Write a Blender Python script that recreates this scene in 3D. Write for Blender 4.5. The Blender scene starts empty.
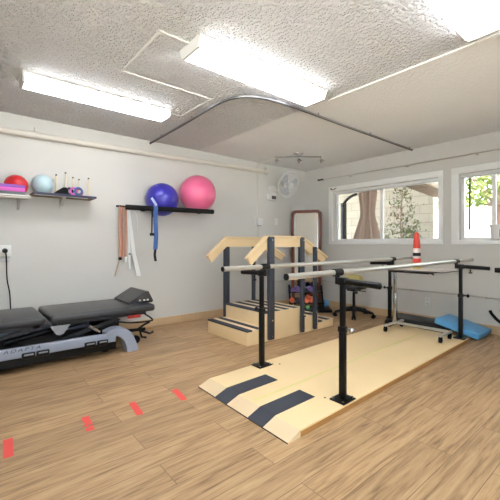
import bpy, bmesh, math, random
from mathutils import Vector, Matrix, Euler
random.seed(7)
PI = math.pi
scene = bpy.context.scene
COL = scene.collection
D = bpy.data

# ------------------------------------------------------------------ materials
def lin(c):
    c = c / 255.0
    return c / 12.92 if c <= 0.04045 else ((c + 0.055) / 1.055) ** 2.4
def rgb(r, g, b): return (lin(r), lin(g), lin(b), 1.0)

def mat(name, col, rough=0.5, metal=0.0, var=0.0, vscale=8.0, bump=0.0, bscale=60.0, spec=0.5, coat=0.0, trans=0.0):
    m = D.materials.new(name); m.use_nodes = True
    nt = m.node_tree; b = nt.nodes['Principled BSDF']
    b.inputs['Base Color'].default_value = rgb(*col)
    b.inputs['Roughness'].default_value = rough
    b.inputs['Metallic'].default_value = metal
    b.inputs['Specular IOR Level'].default_value = spec
    b.inputs['Coat Weight'].default_value = coat
    b.inputs['Transmission Weight'].default_value = trans
    tc = nt.nodes.new('ShaderNodeTexCoord')
    if var > 0:
        n = nt.nodes.new('ShaderNodeTexNoise'); n.inputs['Scale'].default_value = vscale; n.inputs['Detail'].default_value = 4
        nt.links.new(tc.outputs['Object'], n.inputs['Vector'])
        r = nt.nodes.new('ShaderNodeMix'); r.data_type = 'RGBA'
        a = rgb(*col)
        r.inputs['A'].default_value = tuple(max(0, x * (1 - var)) for x in a[:3]) + (1,)
        r.inputs['B'].default_value = tuple(min(1, x * (1 + var)) for x in a[:3]) + (1,)
        nt.links.new(n.outputs['Fac'], r.inputs['Factor'])
        nt.links.new(r.outputs['Result'], b.inputs['Base Color'])
    if bump > 0:
        n2 = nt.nodes.new('ShaderNodeTexNoise'); n2.inputs['Scale'].default_value = bscale; n2.inputs['Detail'].default_value = 3
        nt.links.new(tc.outputs['Object'], n2.inputs['Vector'])
        bp = nt.nodes.new('ShaderNodeBump'); bp.inputs['Strength'].default_value = bump; bp.inputs['Distance'].default_value = 0.005
        nt.links.new(n2.outputs['Fac'], bp.inputs['Height'])
        nt.links.new(bp.outputs['Normal'], b.inputs['Normal'])
    return m

def emit_mat(name, col, strength):
    m = D.materials.new(name); m.use_nodes = True
    b = m.node_tree.nodes['Principled BSDF']
    b.inputs['Base Color'].default_value = rgb(235, 235, 235)
    b.inputs['Emission Color'].default_value = rgb(*col)
    b.inputs['Emission Strength'].default_value = strength
    return m

def floor_mat():
    m = D.materials.new('oak_plank_floor'); m.use_nodes = True
    nt = m.node_tree; L = nt.links; N = nt.nodes.new
    b = nt.nodes['Principled BSDF']
    tc = N('ShaderNodeTexCoord')
    br = N('ShaderNodeTexBrick'); br.offset = 0.37; br.offset_frequency = 2
    br.inputs['Scale'].default_value = 1.0
    br.inputs['Brick Width'].default_value = 1.22; br.inputs['Row Height'].default_value = 0.182
    br.inputs['Mortar Size'].default_value = 0.0019; br.inputs['Mortar Smooth'].default_value = 0.1
    br.inputs['Color1'].default_value = (0, 0, 0, 1); br.inputs['Color2'].default_value = (1, 1, 1, 1)
    br.inputs['Mortar'].default_value = (0.5, 0.5, 0.5, 1)
    L.new(tc.outputs['Object'], br.inputs['Vector'])
    # per-plank offset so that the grain breaks at every joint
    off = N('ShaderNodeVectorMath'); off.operation = 'MULTIPLY_ADD'
    off.inputs[1].default_value = (37.0, 11.0, 5.0)
    L.new(br.outputs['Color'], off.inputs[0]); L.new(tc.outputs['Object'], off.inputs[2])
    mp = N('ShaderNodeMapping'); mp.inputs['Scale'].default_value = (1.3, 16.0, 1.0)
    L.new(off.outputs['Vector'], mp.inputs['Vector'])
    n1 = N('ShaderNodeTexNoise'); n1.inputs['Scale'].default_value = 1.6; n1.inputs['Detail'].default_value = 9
    n1.inputs['Roughness'].default_value = 0.62; n1.inputs['Distortion'].default_value = 1.1
    L.new(mp.outputs['Vector'], n1.inputs['Vector'])
    cr = N('ShaderNodeValToRGB'); e = cr.color_ramp.elements
    e[0].position = 0.35; e[0].color = rgb(*FLOOR_D)
    e[1].position = 0.66; e[1].color = rgb(*FLOOR_L)
    x = cr.color_ramp.elements.new(0.5); x.color = rgb(*FLOOR_M)
    mp2 = N('ShaderNodeMapping'); mp2.inputs['Scale'].default_value = (3.0, 60.0, 1.0)
    L.new(off.outputs['Vector'], mp2.inputs['Vector'])
    n2 = N('ShaderNodeTexNoise'); n2.inputs['Scale'].default_value = 1.5; n2.inputs['Detail'].default_value = 5; n2.inputs['Distortion'].default_value = 0.6
    L.new(mp2.outputs['Vector'], n2.inputs['Vector'])
    gm = N('ShaderNodeMix'); gm.data_type = 'FLOAT'; gm.inputs['Factor'].default_value = 0.38
    L.new(n1.outputs['Fac'], gm.inputs['A']); L.new(n2.outputs['Fac'], gm.inputs['B'])
    L.new(gm.outputs['Result'], cr.inputs['Fac'])
    # plank to plank tone
    tone = N('ShaderNodeMapRange'); tone.inputs['To Min'].default_value = 0.88; tone.inputs['To Max'].default_value = 1.07
    L.new(br.outputs['Color'], tone.inputs['Value'])
    mul = N('ShaderNodeMix'); mul.data_type = 'RGBA'; mul.blend_type = 'MULTIPLY'; mul.inputs['Factor'].default_value = 1
    L.new(cr.outputs['Color'], mul.inputs['A']); L.new(tone.outputs['Result'], mul.inputs['B'])
    seam = N('ShaderNodeMix'); seam.data_type = 'RGBA'; seam.inputs['B'].default_value = rgb(98, 74, 54)
    sf = N('ShaderNodeMath'); sf.operation = 'MULTIPLY'; sf.inputs[1].default_value = 0.7
    L.new(br.outputs['Fac'], sf.inputs[0]); L.new(sf.outputs[0], seam.inputs['Factor'])
    L.new(mul.outputs['Result'], seam.inputs['A'])
    L.new(seam.outputs['Result'], b.inputs['Base Color'])
    b.inputs['Roughness'].default_value = 0.42; b.inputs['Specular IOR Level'].default_value = 0.4
    bp = N('ShaderNodeBump'); bp.inputs['Strength'].default_value = 0.08; bp.inputs['Distance'].default_value = 0.003
    L.new(n1.outputs['Fac'], bp.inputs['Height']); L.new(bp.outputs['Normal'], b.inputs['Normal'])
    return m

def ceiling_mat():
    m = D.materials.new('knockdown_ceiling'); m.use_nodes = True
    nt = m.node_tree; L = nt.links; N = nt.nodes.new
    b = nt.nodes['Principled BSDF']; b.inputs['Roughness'].default_value = 0.75
    tc = N('ShaderNodeTexCoord'); sx = N('ShaderNodeSeparateXYZ'); L.new(tc.outputs['Object'], sx.inputs[0])
    n = N('ShaderNodeTexNoise'); n.inputs['Scale'].default_value = 34; n.inputs['Detail'].default_value = 3.0; n.inputs['Roughness'].default_value = 0.55
    L.new(tc.outputs['Object'], n.inputs['Vector'])
    r = N('ShaderNodeValToRGB'); r.color_ramp.elements[0].position = 0.42; r.color_ramp.elements[1].position = 0.62
    L.new(n.outputs['Fac'], r.inputs['Fac'])
    mr = N('ShaderNodeMapRange'); mr.inputs['From Min'].default_value = 2.68; mr.inputs['From Max'].default_value = 2.72
    mr.inputs['To Min'].default_value = 1.0; mr.inputs['To Max'].default_value = 0.3
    L.new(sx.outputs['X'], mr.inputs['Value'])
    bp = N('ShaderNodeBump'); bp.inputs['Distance'].default_value = 0.03
    L.new(mr.outputs['Result'], bp.inputs['Strength']); L.new(r.outputs['Color'], bp.inputs['Height'])
    L.new(bp.outputs['Normal'], b.inputs['Normal'])
    n2 = N('ShaderNodeTexNoise'); n2.inputs['Scale'].default_value = 1.7; n2.inputs['Detail'].default_value = 4
    L.new(tc.outputs['Object'], n2.inputs['Vector'])
    mx = N('ShaderNodeMix'); mx.data_type = 'RGBA'
    mx.inputs['A'].default_value = rgb(*[c - 5 for c in CEIL_C]); mx.inputs['B'].default_value = rgb(*[c + 5 for c in CEIL_C])
    L.new(n2.outputs['Fac'], mx.inputs['Factor']); L.new(mx.outputs['Result'], b.inputs['Base Color'])
    return m

def block_mat():
    m = D.materials.new('painted_block'); m.use_nodes = True
    nt = m.node_tree; L = nt.links; N = nt.nodes.new
    b = nt.nodes['Principled BSDF']; b.inputs['Roughness'].default_value = 0.8
    tc = N('ShaderNodeTexCoord'); mp = N('ShaderNodeMapping'); mp.inputs['Rotation'].default_value = (0, PI / 2, PI / 2)
    sx = N('ShaderNodeSeparateXYZ'); cx = N('ShaderNodeCombineXYZ')
    L.new(tc.outputs['Object'], sx.inputs[0]); L.new(sx.outputs['Y'], cx.inputs['X']); L.new(sx.outputs['Z'], cx.inputs['Y'])
    br = N('ShaderNodeTexBrick'); br.inputs['Scale'].default_value = 1
    br.inputs['Brick Width'].default_value = 0.40; br.inputs['Row Height'].default_value = 0.2; br.inputs['Mortar Size'].default_value = 0.006
    br.inputs['Color1'].default_value = rgb(158, 152, 138); br.inputs['Color2'].default_value = rgb(148, 142, 128)
    br.inputs['Mortar'].default_value = rgb(120, 114, 102)
    L.new(cx.outputs[0], br.inputs['Vector']); L.new(br.outputs['Color'], b.inputs['Base Color'])
    return m

def glass_mat():
    m = D.materials.new('window_glass'); m.use_nodes = True
    nt = m.node_tree; L = nt.links; N = nt.nodes.new
    nt.nodes.remove(nt.nodes['Principled BSDF'])
    out = nt.nodes['Material Output']
    t = N('ShaderNodeBsdfTransparent'); t.inputs[0].default_value = (0.96, 0.97, 0.96, 1)
    g = N('ShaderNodeBsdfGlossy'); g.inputs['Roughness'].default_value = 0.02
    fr = N('ShaderNodeFresnel'); fr.inputs['IOR'].default_value = 1.45
    mx = N('ShaderNodeMixShader')
    L.new(fr.outputs[0], mx.inputs[0]); L.new(t.outputs[0], mx.inputs[1]); L.new(g.outputs[0], mx.inputs[2])
    L.new(mx.outputs[0], out.inputs[0])
    return m

FLOOR_D, FLOOR_M, FLOOR_L = (134, 104, 74), (184, 151, 112), (204, 173, 133)
CEIL_C = (240, 240, 240)
M = {}
M['floor'] = floor_mat()
M['ceiling'] = ceiling_mat()
M['wall'] = mat('wall_paint', (210, 208, 203), 0.7, var=0.025, vscale=3, bump=0.12, bscale=30)
M['block'] = block_mat()
M['glass'] = glass_mat()
M['base'] = mat('oak_baseboard', (204, 174, 136), 0.5, var=0.12, vscale=6)
M['trimwhite'] = mat('white_trim_paint', (240, 240, 238), 0.45)
M['pipe'] = mat('painted_pipe', (218, 213, 203), 0.4)
M['whiteplastic'] = mat('white_plastic', (232, 231, 228), 0.4)
M['greyplastic'] = mat('grey_plastic', (150, 152, 156), 0.4)
M['palegrey'] = mat('translucent_grey', (205, 208, 212), 0.3)
M['diffuser'] = emit_mat('lit_diffuser', (250, 251, 255), 2.7)
M['fixture'] = mat('fixture_white_metal', (225, 225, 222), 0.4)
M['alu'] = mat('aluminium_track', (150, 150, 152), 0.35, metal=0.9)
M['chrome'] = mat('chrome', (205, 205, 205), 0.15, metal=1.0)
M['brushed'] = mat('brushed_steel_bar', (200, 196, 188), 0.32, metal=0.6)
M['blackmetal'] = mat('black_powder_coat', (9, 9, 10), 0.35, spec=0.3)
M['blackplastic'] = mat('black_plastic', (9, 9, 10), 0.42, spec=0.35)
M['blackrubber'] = mat('black_rubber', (12, 12, 13), 0.7, spec=0.2)
M['foam'] = mat('black_foam_sleeve', (11, 11, 13), 0.65, spec=0.3, bump=0.2, bscale=150)
M['slate'] = mat('slate_blue_steel', (50, 55, 64), 0.4)
M['grip'] = mat('charcoal_grip_strip', (62, 66, 76), 0.85, var=0.18, vscale=120, bump=0.3, bscale=200)
M['maple'] = mat('maple_plywood', (234, 206, 160), 0.5, var=0.06, vscale=5)
M['maple2'] = mat('maple_top', (248, 221, 172), 0.42, var=0.05, vscale=4)
M['birch'] = mat('birch_tread', (234, 212, 176), 0.5, var=0.06, vscale=6)
M['ramp'] = mat('dark_ramp_birch', (226, 202, 164), 0.55, var=0.06, vscale=6)  # slightly darker than the tread birch
M['plyedge'] = mat('plywood_edge', (178, 130, 74), 0.6)
M['limeline'] = mat('lime_tape', (236, 222, 150), 0.5)
M['vinyl'] = mat('charcoal_vinyl', (60, 61, 64), 0.34, bump=0.05, bscale=200)
M['tableblue'] = mat('pale_blue_grey_steel', (150, 158, 176), 0.4)
M['darksteel'] = mat('dark_steel', (34, 35, 38), 0.45)
M['letter'] = mat('dark_grey_letter', (70, 76, 96), 0.5)
M['redplastic'] = mat('red_plastic', (170, 44, 36), 0.5)
M['tape'] = mat('red_floor_tape', (238, 88, 84), 0.6)
M['blueball'] = mat('blue_vinyl_ball', (56, 52, 168), 0.3, coat=0.2)
M['pinkball'] = mat('pink_vinyl_ball', (236, 110, 152), 0.28, coat=0.2)
M['redball'] = mat('red_ball', (214, 42, 52), 0.35)
M['paleball'] = mat('pale_blue_marbled_ball', (186, 212, 220), 0.35, var=0.12, vscale=14)
M['bluestrap'] = mat('blue_webbing', (70, 104, 166), 0.75)
M['paletag'] = mat('pale_blue_plastic', (170, 180, 222), 0.4)
M['copperband'] = mat('copper_band', (196, 144, 120), 0.45)
M['tanband'] = mat('tan_band', (190, 168, 146), 0.5)
M['clearstrap'] = mat('white_webbing', (240, 240, 238), 0.6)
M['purple'] = mat('purple_foam', (150, 96, 190), 0.7)
M['pink'] = mat('pink_foam', (222, 104, 196), 0.7)
M['greyfoam'] = mat('grey_foam', (112, 122, 126), 0.8)
M['navyedge'] = mat('navy_shelf_edge', (54, 54, 84), 0.5)
M['shelfwhite'] = mat('white_shelf', (216, 212, 204), 0.5)
M['shelfunder'] = mat('brown_shelf_underside', (128, 108, 86), 0.7, var=0.1)
M['dowel'] = mat('pale_dowel', (218, 204, 176), 0.6)
M['dowelcap'] = mat('grey_dowel_tip', (90, 84, 80), 0.5)
M['mahogany'] = mat('reddish_brown_wood', (112, 54, 32), 0.4, var=0.2, vscale=10)
M['mirror'] = mat('mirror_silver', (238, 238, 236), 0.02, metal=1.0)
M['fanwire'] = mat('white_wire', (226, 226, 226), 0.4)
M['fanblade'] = mat('grey_fan_blade', (168, 172, 178), 0.35)
M['d_purple'] = mat('dumbbell_purple', (104, 76, 146), 0.5)
M['d_orange'] = mat('dumbbell_orange', (238, 112, 72), 0.5)
M['d_red'] = mat('dumbbell_red', (176, 64, 66), 0.5)
M['d_green'] = mat('dumbbell_green', (120, 198, 120), 0.5)
M['d_navy'] = mat('dumbbell_black', (36, 34, 46), 0.5)
M['d_blue'] = mat('dumbbell_blue', (96, 150, 190), 0.5)
M['bluemat'] = mat('blue_vinyl_mat', (98, 172, 228), 0.42)
M['blackmat'] = mat('black_vinyl_mat', (20, 21, 25), 0.4)
M['cone_o'] = mat('orange_red_plastic', (232, 74, 56), 0.42)
M['cone_w'] = mat('white_band', (238, 226, 220), 0.5)
M['cone_y'] = mat('yellow_plastic', (226, 200, 92), 0.5)
M['yellowpad'] = mat('mottled_yellow_fabric', (206, 190, 126), 0.85, var=0.25, vscale=40)
M['curtain'] = mat('taupe_curtain', (138, 116, 102), 0.9, var=0.08, vscale=12)
M['bark'] = mat('bark', (120, 104, 82), 0.9, var=0.2)
M['leaf'] = mat('sage_leaf', (96, 102, 62), 0.7, var=0.35, vscale=9)
M['leafy'] = mat('yellow_green_leaf', (104, 116, 50), 0.7, var=0.35, vscale=3)  # the tree leaves' own yellow-green
M['fence'] = mat('white_vinyl_fence', (240, 240, 240), 0.5)
M['eave'] = mat('brown_eave_timber', (98, 82, 66), 0.8, var=0.1)
M['eavewhite'] = mat('pale_eave_board', (170, 158, 140), 0.7)
M['shed'] = mat('red_brown_cladding', (112, 84, 72), 0.8, var=0.1)
M['concrete'] = mat('pale_concrete', (196, 192, 184), 0.9, var=0.1)
M['darkground'] = mat('dark_low_bounce_ground', (92, 87, 80), 0.9, var=0.15)  # unseen ground, coloured dark to cut light bounced up outside
M['bucketlabel'] = mat('bucket_label_blue', (150, 160, 186), 0.5)
M['darkbrown'] = mat('dark_brown', (64, 50, 40), 0.6)
M['exgrey'] = mat('machine_grey', (186, 190, 200), 0.4)
M['rod'] = mat('painted_rod', (190, 184, 174), 0.4)

# ------------------------------------------------------------------ building helpers
WM = {}
def world_of(o): return WM.get(o.name, Matrix.Identity(4)) if o else Matrix.Identity(4)

def tag(o, label=None, cat=None, group=None, kind=None):
    if label: o['label'] = label
    if cat: o['category'] = cat
    if group: o['group'] = group
    if kind: o['kind'] = kind
    return o

def thing(name, label, cat, loc=(0, 0, 0), rz=0.0, group=None):
    o = D.objects.new(name, None); COL.objects.link(o)
    o.empty_display_size = 0.05
    o.location = loc; o.rotation_euler = (0, 0, rz)
    WM[o.name] = Matrix.Translation(Vector(loc)) @ Matrix.Rotation(rz, 4, 'Z')
    return tag(o, label, cat, group)

def smooth_angle(me, ang=0.6):
    bm = bmesh.new(); bm.from_mesh(me)
    for f in bm.faces: f.smooth = True
    for e in bm.edges:
        if len(e.link_faces) == 2:
            e.smooth = e.calc_face_angle(0.0) < ang
    bm.to_mesh(me); bm.free()

class MB:
    """collects shapes in world coordinates and links them as one mesh object"""
    def __init__(s, frame=None):
        s.bm = bmesh.new(); s.frame = frame or Matrix.Identity(4); s.mi = 0
    def _done(s, verts, m=None):
        if m is not None: bmesh.ops.transform(s.bm, matrix=m, verts=verts)
        bmesh.ops.transform(s.bm, matrix=s.frame, verts=verts)
        fs = set()
        for v in verts:
            for f in v.link_faces: fs.add(f)
        for f in fs: f.material_index = s.mi
        return verts
    def box(s, lo, hi, bev=0.0, seg=2, rot=None, pivot=None):
        lo = Vector(lo); hi = Vector(hi); c = (lo + hi) / 2; d = hi - lo
        r = bmesh.ops.create_cube(s.bm, size=1.0)
        vs = r['verts']
        bmesh.ops.transform(s.bm, matrix=Matrix.Translation(c) @ Matrix.Diagonal((abs(d.x), abs(d.y), abs(d.z), 1)), verts=vs)
        if bev > 0:
            es = list({e for v in vs for e in v.link_edges})
            rr = bmesh.ops.bevel(s.bm, geom=es, offset=bev, segments=seg, affect='EDGES', profile=0.5)
            vs = list({v for f in rr['faces'] for v in f.verts} | {v for v in vs if v.is_valid})
            seen = set(vs); st = list(vs)
            while st:
                v = st.pop()
                for e in v.link_edges:
                    o = e.other_vert(v)
                    if o not in seen: seen.add(o); st.append(o)
            vs = list(seen)
        m = None
        if rot is not None:
            p = Vector(pivot) if pivot is not None else c
            m = Matrix.Translation(p) @ rot.to_4x4() @ Matrix.Translation(-p)
        s._done(vs, m); return s
    def cyl(s, p0, p1, r0, r1=None, n=16, caps=True):
        p0 = Vector(p0); p1 = Vector(p1); r1 = r0 if r1 is None else r1
        d = p1 - p0
        r = bmesh.ops.create_cone(s.bm, cap_ends=caps, segments=n, radius1=r0, radius2=max(r1, 1e-5), depth=d.length)
        m = Matrix.Translation((p0 + p1) / 2) @ d.to_track_quat('Z', 'Y').to_matrix().to_4x4()
        s._done(r['verts'], m); return s
    def sphere(s, c, r, n=24, sc=(1, 1, 1), rot=None):
        q = bmesh.ops.create_uvsphere(s.bm, u_segments=n, v_segments=max(8, n * 2 // 3), radius=1.0)
        m = Matrix.Translation(Vector(c)) @ (rot.to_4x4() if rot else Matrix.Identity(4)) @ Matrix.Diagonal((r * sc[0], r * sc[1], r * sc[2], 1))
        s._done(q['verts'], m); return s
    def tube(s, pts, r, n=10, closed=False):
        pts = [Vector(p) for p in pts]; k = len(pts); rings = []
        rr = r if isinstance(r, (list, tuple)) else [r] * k
        up = None
        for i, p in enumerate(pts):
            if closed: t = (pts[(i + 1) % k] - pts[i - 1])
            else: t = pts[min(i + 1, k - 1)] - pts[max(i - 1, 0)]
            t.normalize()
            if up is None:
                a = Vector((0, 0, 1)) if abs(t.z) < 0.9 else Vector((1, 0, 0))
                up = (a - t * a.dot(t)).normalized()
            else:
                up = (up - t * up.dot(t)).normalized()
            w = t.cross(up)
            rings.append([s.bm.verts.new(p + (up * math.cos(2 * PI * j / n) + w * math.sin(2 * PI * j / n)) * rr[i]) for j in range(n)])
        m = k if closed else k - 1
        for i in range(m):
            a, b = rings[i], rings[(i + 1) % k]
            for j in range(n):
                s.bm.faces.new((a[j], a[(j + 1) % n], b[(j + 1) % n], b[j]))
        if not closed:
            s.bm.faces.new(rings[0][::-1]); s.bm.faces.new(rings[-1])
        s._done([v for q in rings for v in q]); return s
    def prism(s, poly, vec):
        """polygon (3-D points) swept along vec"""
        vec = Vector(vec)
        a = [s.bm.verts.new(Vector(p)) for p in poly]; b = [s.bm.verts.new(Vector(p) + vec) for p in poly]
        s.bm.faces.new(a[::-1]); s.bm.faces.new(b)
        n = len(a)
        for i in range(n): s.bm.faces.new((a[i], a[(i + 1) % n], b[(i + 1) % n], b[i]))
        s._done(a + b); return s
    def ribbon(s, pts, half, th=0.002):
        """flat strap through pts; half = half-width vector (or one per point)"""
        k = len(pts); hs = half if isinstance(half, list) else [half] * k
        hs = [Vector(h) for h in hs]; pts = [Vector(p) for p in pts]; R = []
        for i in range(k):
            t = (pts[min(i + 1, k - 1)] - pts[max(i - 1, 0)]).normalized()
            nn = t.cross(hs[i]).normalized() * th
            R.append([s.bm.verts.new(q) for q in (pts[i] - hs[i] - nn, pts[i] + hs[i] - nn, pts[i] + hs[i] + nn, pts[i] - hs[i] + nn)])
        for i in range(k - 1):
            for j in range(4):
                s.bm.faces.new((R[i][j], R[i][(j + 1) % 4], R[i + 1][(j + 1) % 4], R[i + 1][j]))
        s.bm.faces.new(R[0][::-1]); s.bm.faces.new(R[-1])
        s._done([v for q in R for v in q]); return s
    def lathe(s, c, prof, n=24, squash=None):
        """prof: (radius, z) from bottom to top round a vertical axis at c"""
        c = Vector(c); R = []
        for r, z in prof:
            R.append([s.bm.verts.new(c + Vector((max(r, 1e-4) * math.cos(2 * PI * j / n), max(r, 1e-4) * math.sin(2 * PI * j / n), z))) for j in range(n)])
        for i in range(len(R) - 1):
            for j in range(n):
                s.bm.faces.new((R[i][j], R[i][(j + 1) % n], R[i + 1][(j + 1) % n], R[i + 1][j]))
        s.bm.faces.new(R[0][::-1]); s.bm.faces.new(R[-1])
        s._done([v for q in R for v in q]); return s
    def build(s, name, m, parent=None, smooth=True, label=None, origin=None):
        bmesh.ops.recalc_face_normals(s.bm, faces=s.bm.faces)
        if parent is not None:
            inv = world_of(parent).inverted()
        else:
            if origin is None:
                lo = [min(v.co[i] for v in s.bm.verts) for i in range(3)]; hi = [max(v.co[i] for v in s.bm.verts) for i in range(3)]
                origin = ((lo[0] + hi[0]) / 2, (lo[1] + hi[1]) / 2, lo[2])
            inv = Matrix.Translation(-Vector(origin))
        bmesh.ops.transform(s.bm, matrix=inv, verts=s.bm.verts)
        me = D.meshes.new(name); s.bm.to_mesh(me); s.bm.free()
        if smooth: smooth_angle(me)
        for k in (m if isinstance(m, (list, tuple)) else [m]): me.materials.append(M[k])
        o = D.objects.new(name, me); COL.objects.link(o)
        if parent is not None:
            o.parent = parent; WM[o.name] = world_of(parent)
        else:
            o.location = origin; WM[o.name] = Matrix.Translation(Vector(origin))
        if label: o['label'] = label
        return o

def struct(name, mb, m, parent=None, smooth=False):
    o = mb.build(name, m, parent, smooth, origin=(0, 0, 0) if parent is None else None)
    if parent is None: o['kind'] = 'structure'
    return o
def solo(name, mb, m, label, cat, group=None, kind=None):
    return tag(mb.build(name, m), label, cat, group, kind)

# ------------------------------------------------------------------ room shell (X along the back wall, Y towards it)
XW, YW, ZC = 5.061, 4.45, 2.5
X0, Y0 = -2.2, -2.2
WT = 0.17
struct('floor', MB().box((X0, Y0, -0.1), (XW, YW, 0)), 'floor')
struct('ceiling', MB().box((X0 - WT, Y0 - WT, ZC), (XW + WT, YW + WT, ZC + 0.12)), 'ceiling')
struct('wall_back', MB().box((X0 - WT, YW, -0.1), (XW + WT, YW + WT, ZC)), 'wall')
G0, G1 = -1.9, 1.2  # opening added in the left wall to bring in daylight
w = MB(); w.box((X0 - WT, Y0, -0.1), (X0, YW, 0.85)).box((X0 - WT, Y0, 2.1), (X0, YW, ZC)).box((X0 - WT, Y0, 0.85), (X0, G0, 2.1)).box((X0 - WT, G1, 0.85), (X0, YW, 2.1))
struct('wall_left', w, 'wall')
# wall behind the camera with a wide opening added to let daylight in
w = MB(); C0, C1, CZ0, CZ1 = -1.6, 1.9, 0.85, 2.1
w.box((X0 - WT, Y0 - WT, -0.1), (XW + WT, Y0, CZ0)).box((X0 - WT, Y0 - WT, CZ1), (XW + WT, Y0, ZC))
w.box((X0 - WT, Y0 - WT, CZ0), (C0, Y0, CZ1)).box((C1, Y0 - WT, CZ0), (XW + WT, Y0, CZ1))
struct('wall_front', w, 'wall')
# window wall with two openings
A0, A1, AZ0, AZ1 = 2.02, 3.79, 1.165, 2.04
B0, B1 = 0.0, 1.77
w = MB()
w.box((XW, Y0, -0.1), (XW + WT, YW, AZ0)).box((XW, Y0, AZ1), (XW + WT, YW, ZC))
w.box((XW, Y0, AZ0), (XW + WT, B0, AZ1)).box((XW, B1, AZ0), (XW + WT, A0, AZ1)).box((XW, A1, AZ0), (XW + WT, YW, AZ1))
struct('wall_right', w, 'wall')
struct('baseboard_back', MB().box((X0, YW - 0.014, 0), (XW, YW, 0.105), 0.003), 'base')
struct('baseboard_right', MB().box((XW - 0.014, Y0, 0), (XW, YW - 0.014, 0.105), 0.003), 'base')

def window(n, y0, y1, mull):
    e = D.objects.new('window_%d' % n, None); COL.objects.link(e); e['kind'] = 'structure'
    e.location = (XW, (y0 + y1) / 2, AZ0); WM[e.name] = Matrix.Translation(e.location)
    cw = 0.085; t = 0.02
    c = MB()
    c.box((XW - t, y0 - cw + 0.025, AZ1), (XW, y1 + cw, AZ1 + cw), 0.004)
    c.box((XW - t, y0 - cw + 0.025, AZ0 - 0.055), (XW, y1 + cw, AZ0), 0.004)
    c.box((XW - t, y0 - cw + 0.025, AZ0), (XW, y0, AZ1), 0.004).box((XW - t, y1, AZ0), (XW, y1 + cw, AZ1), 0.004)
    c.build('window_casing', 'trimwhite', e)
    s = MB().box((XW, y0, AZ0 - 0.004), (XW + 0.1, y1, AZ0 + 0.006), 0.002); s.build('window_sill', 'trimwhite', e)
    f = MB(); fx0, fx1, fw = XW + 0.09, XW + 0.135, 0.035
    f.box((fx0, y0, AZ0), (fx1, y1, AZ0 + fw)).box((fx0, y0, AZ1 - fw), (fx1, y1, AZ1))
    f.box((fx0, y0, AZ0 + fw), (fx1, y0 + fw, AZ1 - fw)).box((fx0, y1 - fw, AZ0 + fw), (fx1, y1, AZ1 - fw))
    for m_ in mull: f.box((fx0, m_ - 0.02, AZ0 + fw), (fx1, m_ + 0.02, AZ1 - fw))
    f.build('window_frame', 'trimwhite', e)
    MB().box((XW + 0.11, y0 + fw, AZ0 + fw), (XW + 0.114, y1 - fw, AZ1 - fw)).build('window_pane', 'glass', e)
window(1, A0, A1, [2.92])
window(2, B0, B1, [1.40, 0.37])

e = D.objects.new('window_3', None); COL.objects.link(e); e['kind'] = 'structure'  # unseen window, added to brighten the room from behind
e.location = (0.15, Y0, CZ0); WM[e.name] = Matrix.Translation(e.location)
f = MB()
for xx in (C0, -0.45, 0.7, C1 - 0.04): f.box((xx, Y0 - 0.12, CZ0), (xx + 0.04, Y0 - 0.08, CZ1))
f.box((C0 + 0.04, Y0 - 0.12, CZ0), (C1 - 0.04, Y0 - 0.08, CZ0 + 0.04)).box((C0 + 0.04, Y0 - 0.12, CZ1 - 0.04), (C1 - 0.04, Y0 - 0.08, CZ1))
f.build('window_frame', 'trimwhite', e)
MB().box((C0 + 0.04, Y0 - 0.102, CZ0 + 0.04), (C1 - 0.04, Y0 - 0.098, CZ1 - 0.04)).build('window_pane', 'glass', e)
e = D.objects.new('window_4', None); COL.objects.link(e); e['kind'] = 'structure'  # second unseen window, added for daylight onto the window wall
e.location = (X0, -0.35, CZ0); WM[e.name] = Matrix.Translation(e.location)
f = MB()
for yy in (G0, -0.87, 0.16, G1 - 0.04): f.box((X0 - 0.12, yy, CZ0), (X0 - 0.08, yy + 0.04, CZ1))
f.box((X0 - 0.12, G0 + 0.04, CZ0), (X0 - 0.08, G1 - 0.04, CZ0 + 0.04)).box((X0 - 0.12, G0 + 0.04, CZ1 - 0.04), (X0 - 0.08, G1 - 0.04, CZ1))
f.build('window_frame', 'trimwhite', e)
MB().box((X0 - 0.102, G0 + 0.04, CZ0 + 0.04), (X0 - 0.098, G1 - 0.04, CZ1 - 0.04)).build('window_pane', 'glass', e)
# ceiling panel edges and the long seam beside the fixtures
def trim(n, lo, hi): struct('trim_%d' % n, MB().box(lo, hi), 'trimwhite')
zt = ZC - 0.008
trim(1, (0.978, 2.10, zt), (0.994, 2.79, ZC)); trim(2, (0.994, 2.10, zt), (1.25, 2.114, ZC))
trim(3, (0.994, 2.775, zt), (1.83, 2.79, ZC)); trim(4, (1.815, 2.79, zt), (1.83, 3.36, ZC))
trim(5, (1.60, 3.346, zt), (1.815, 3.36, ZC)); trim(6, (2.702, Y0, zt - 0.004), (2.722, 2.08, ZC))

# ------------------------------------------------------------------ ceiling lights
def light(name, x0, x1, y0, y1, label):
    t = thing(name, label, 'ceiling light', ((x0 + x1) / 2, (y0 + y1) / 2, ZC), 0, 'fluorescent ceiling fixtures')
    b = MB().box((x0, y0 - 0.005, ZC - 0.018), (x1, y1 + 0.005, ZC)); b.build('fixture_base', 'fixture', t)
    z1, z0 = ZC - 0.018, ZC - 0.075
    for xa, xb in ((x0, x0 + 0.02), (x1 - 0.02, x1)):
        e = MB(); e.prism([(xa, y0 - 0.004, z1), (xa, y0 + 0.026, z0 - 0.004), (xa, y1 - 0.026, z0 - 0.004), (xa, y1 + 0.004, z1)], (xb - xa, 0, 0))
        e.build('end_cap', 'fixture', t)
    d = MB(); xa, xb = x0 + 0.02, x1 - 0.02
    d.prism([(xa, y0, z1), (xa, y0 + 0.012, z0 + 0.012), (xa, y0 + 0.03, z0), (xa, y1 - 0.03, z0), (xa, y1 - 0.012, z0 + 0.012), (xa, y1, z1)], (xb - xa, 0, 0))
    d.build('diffuser', 'diffuser', t, smooth=False)
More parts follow.
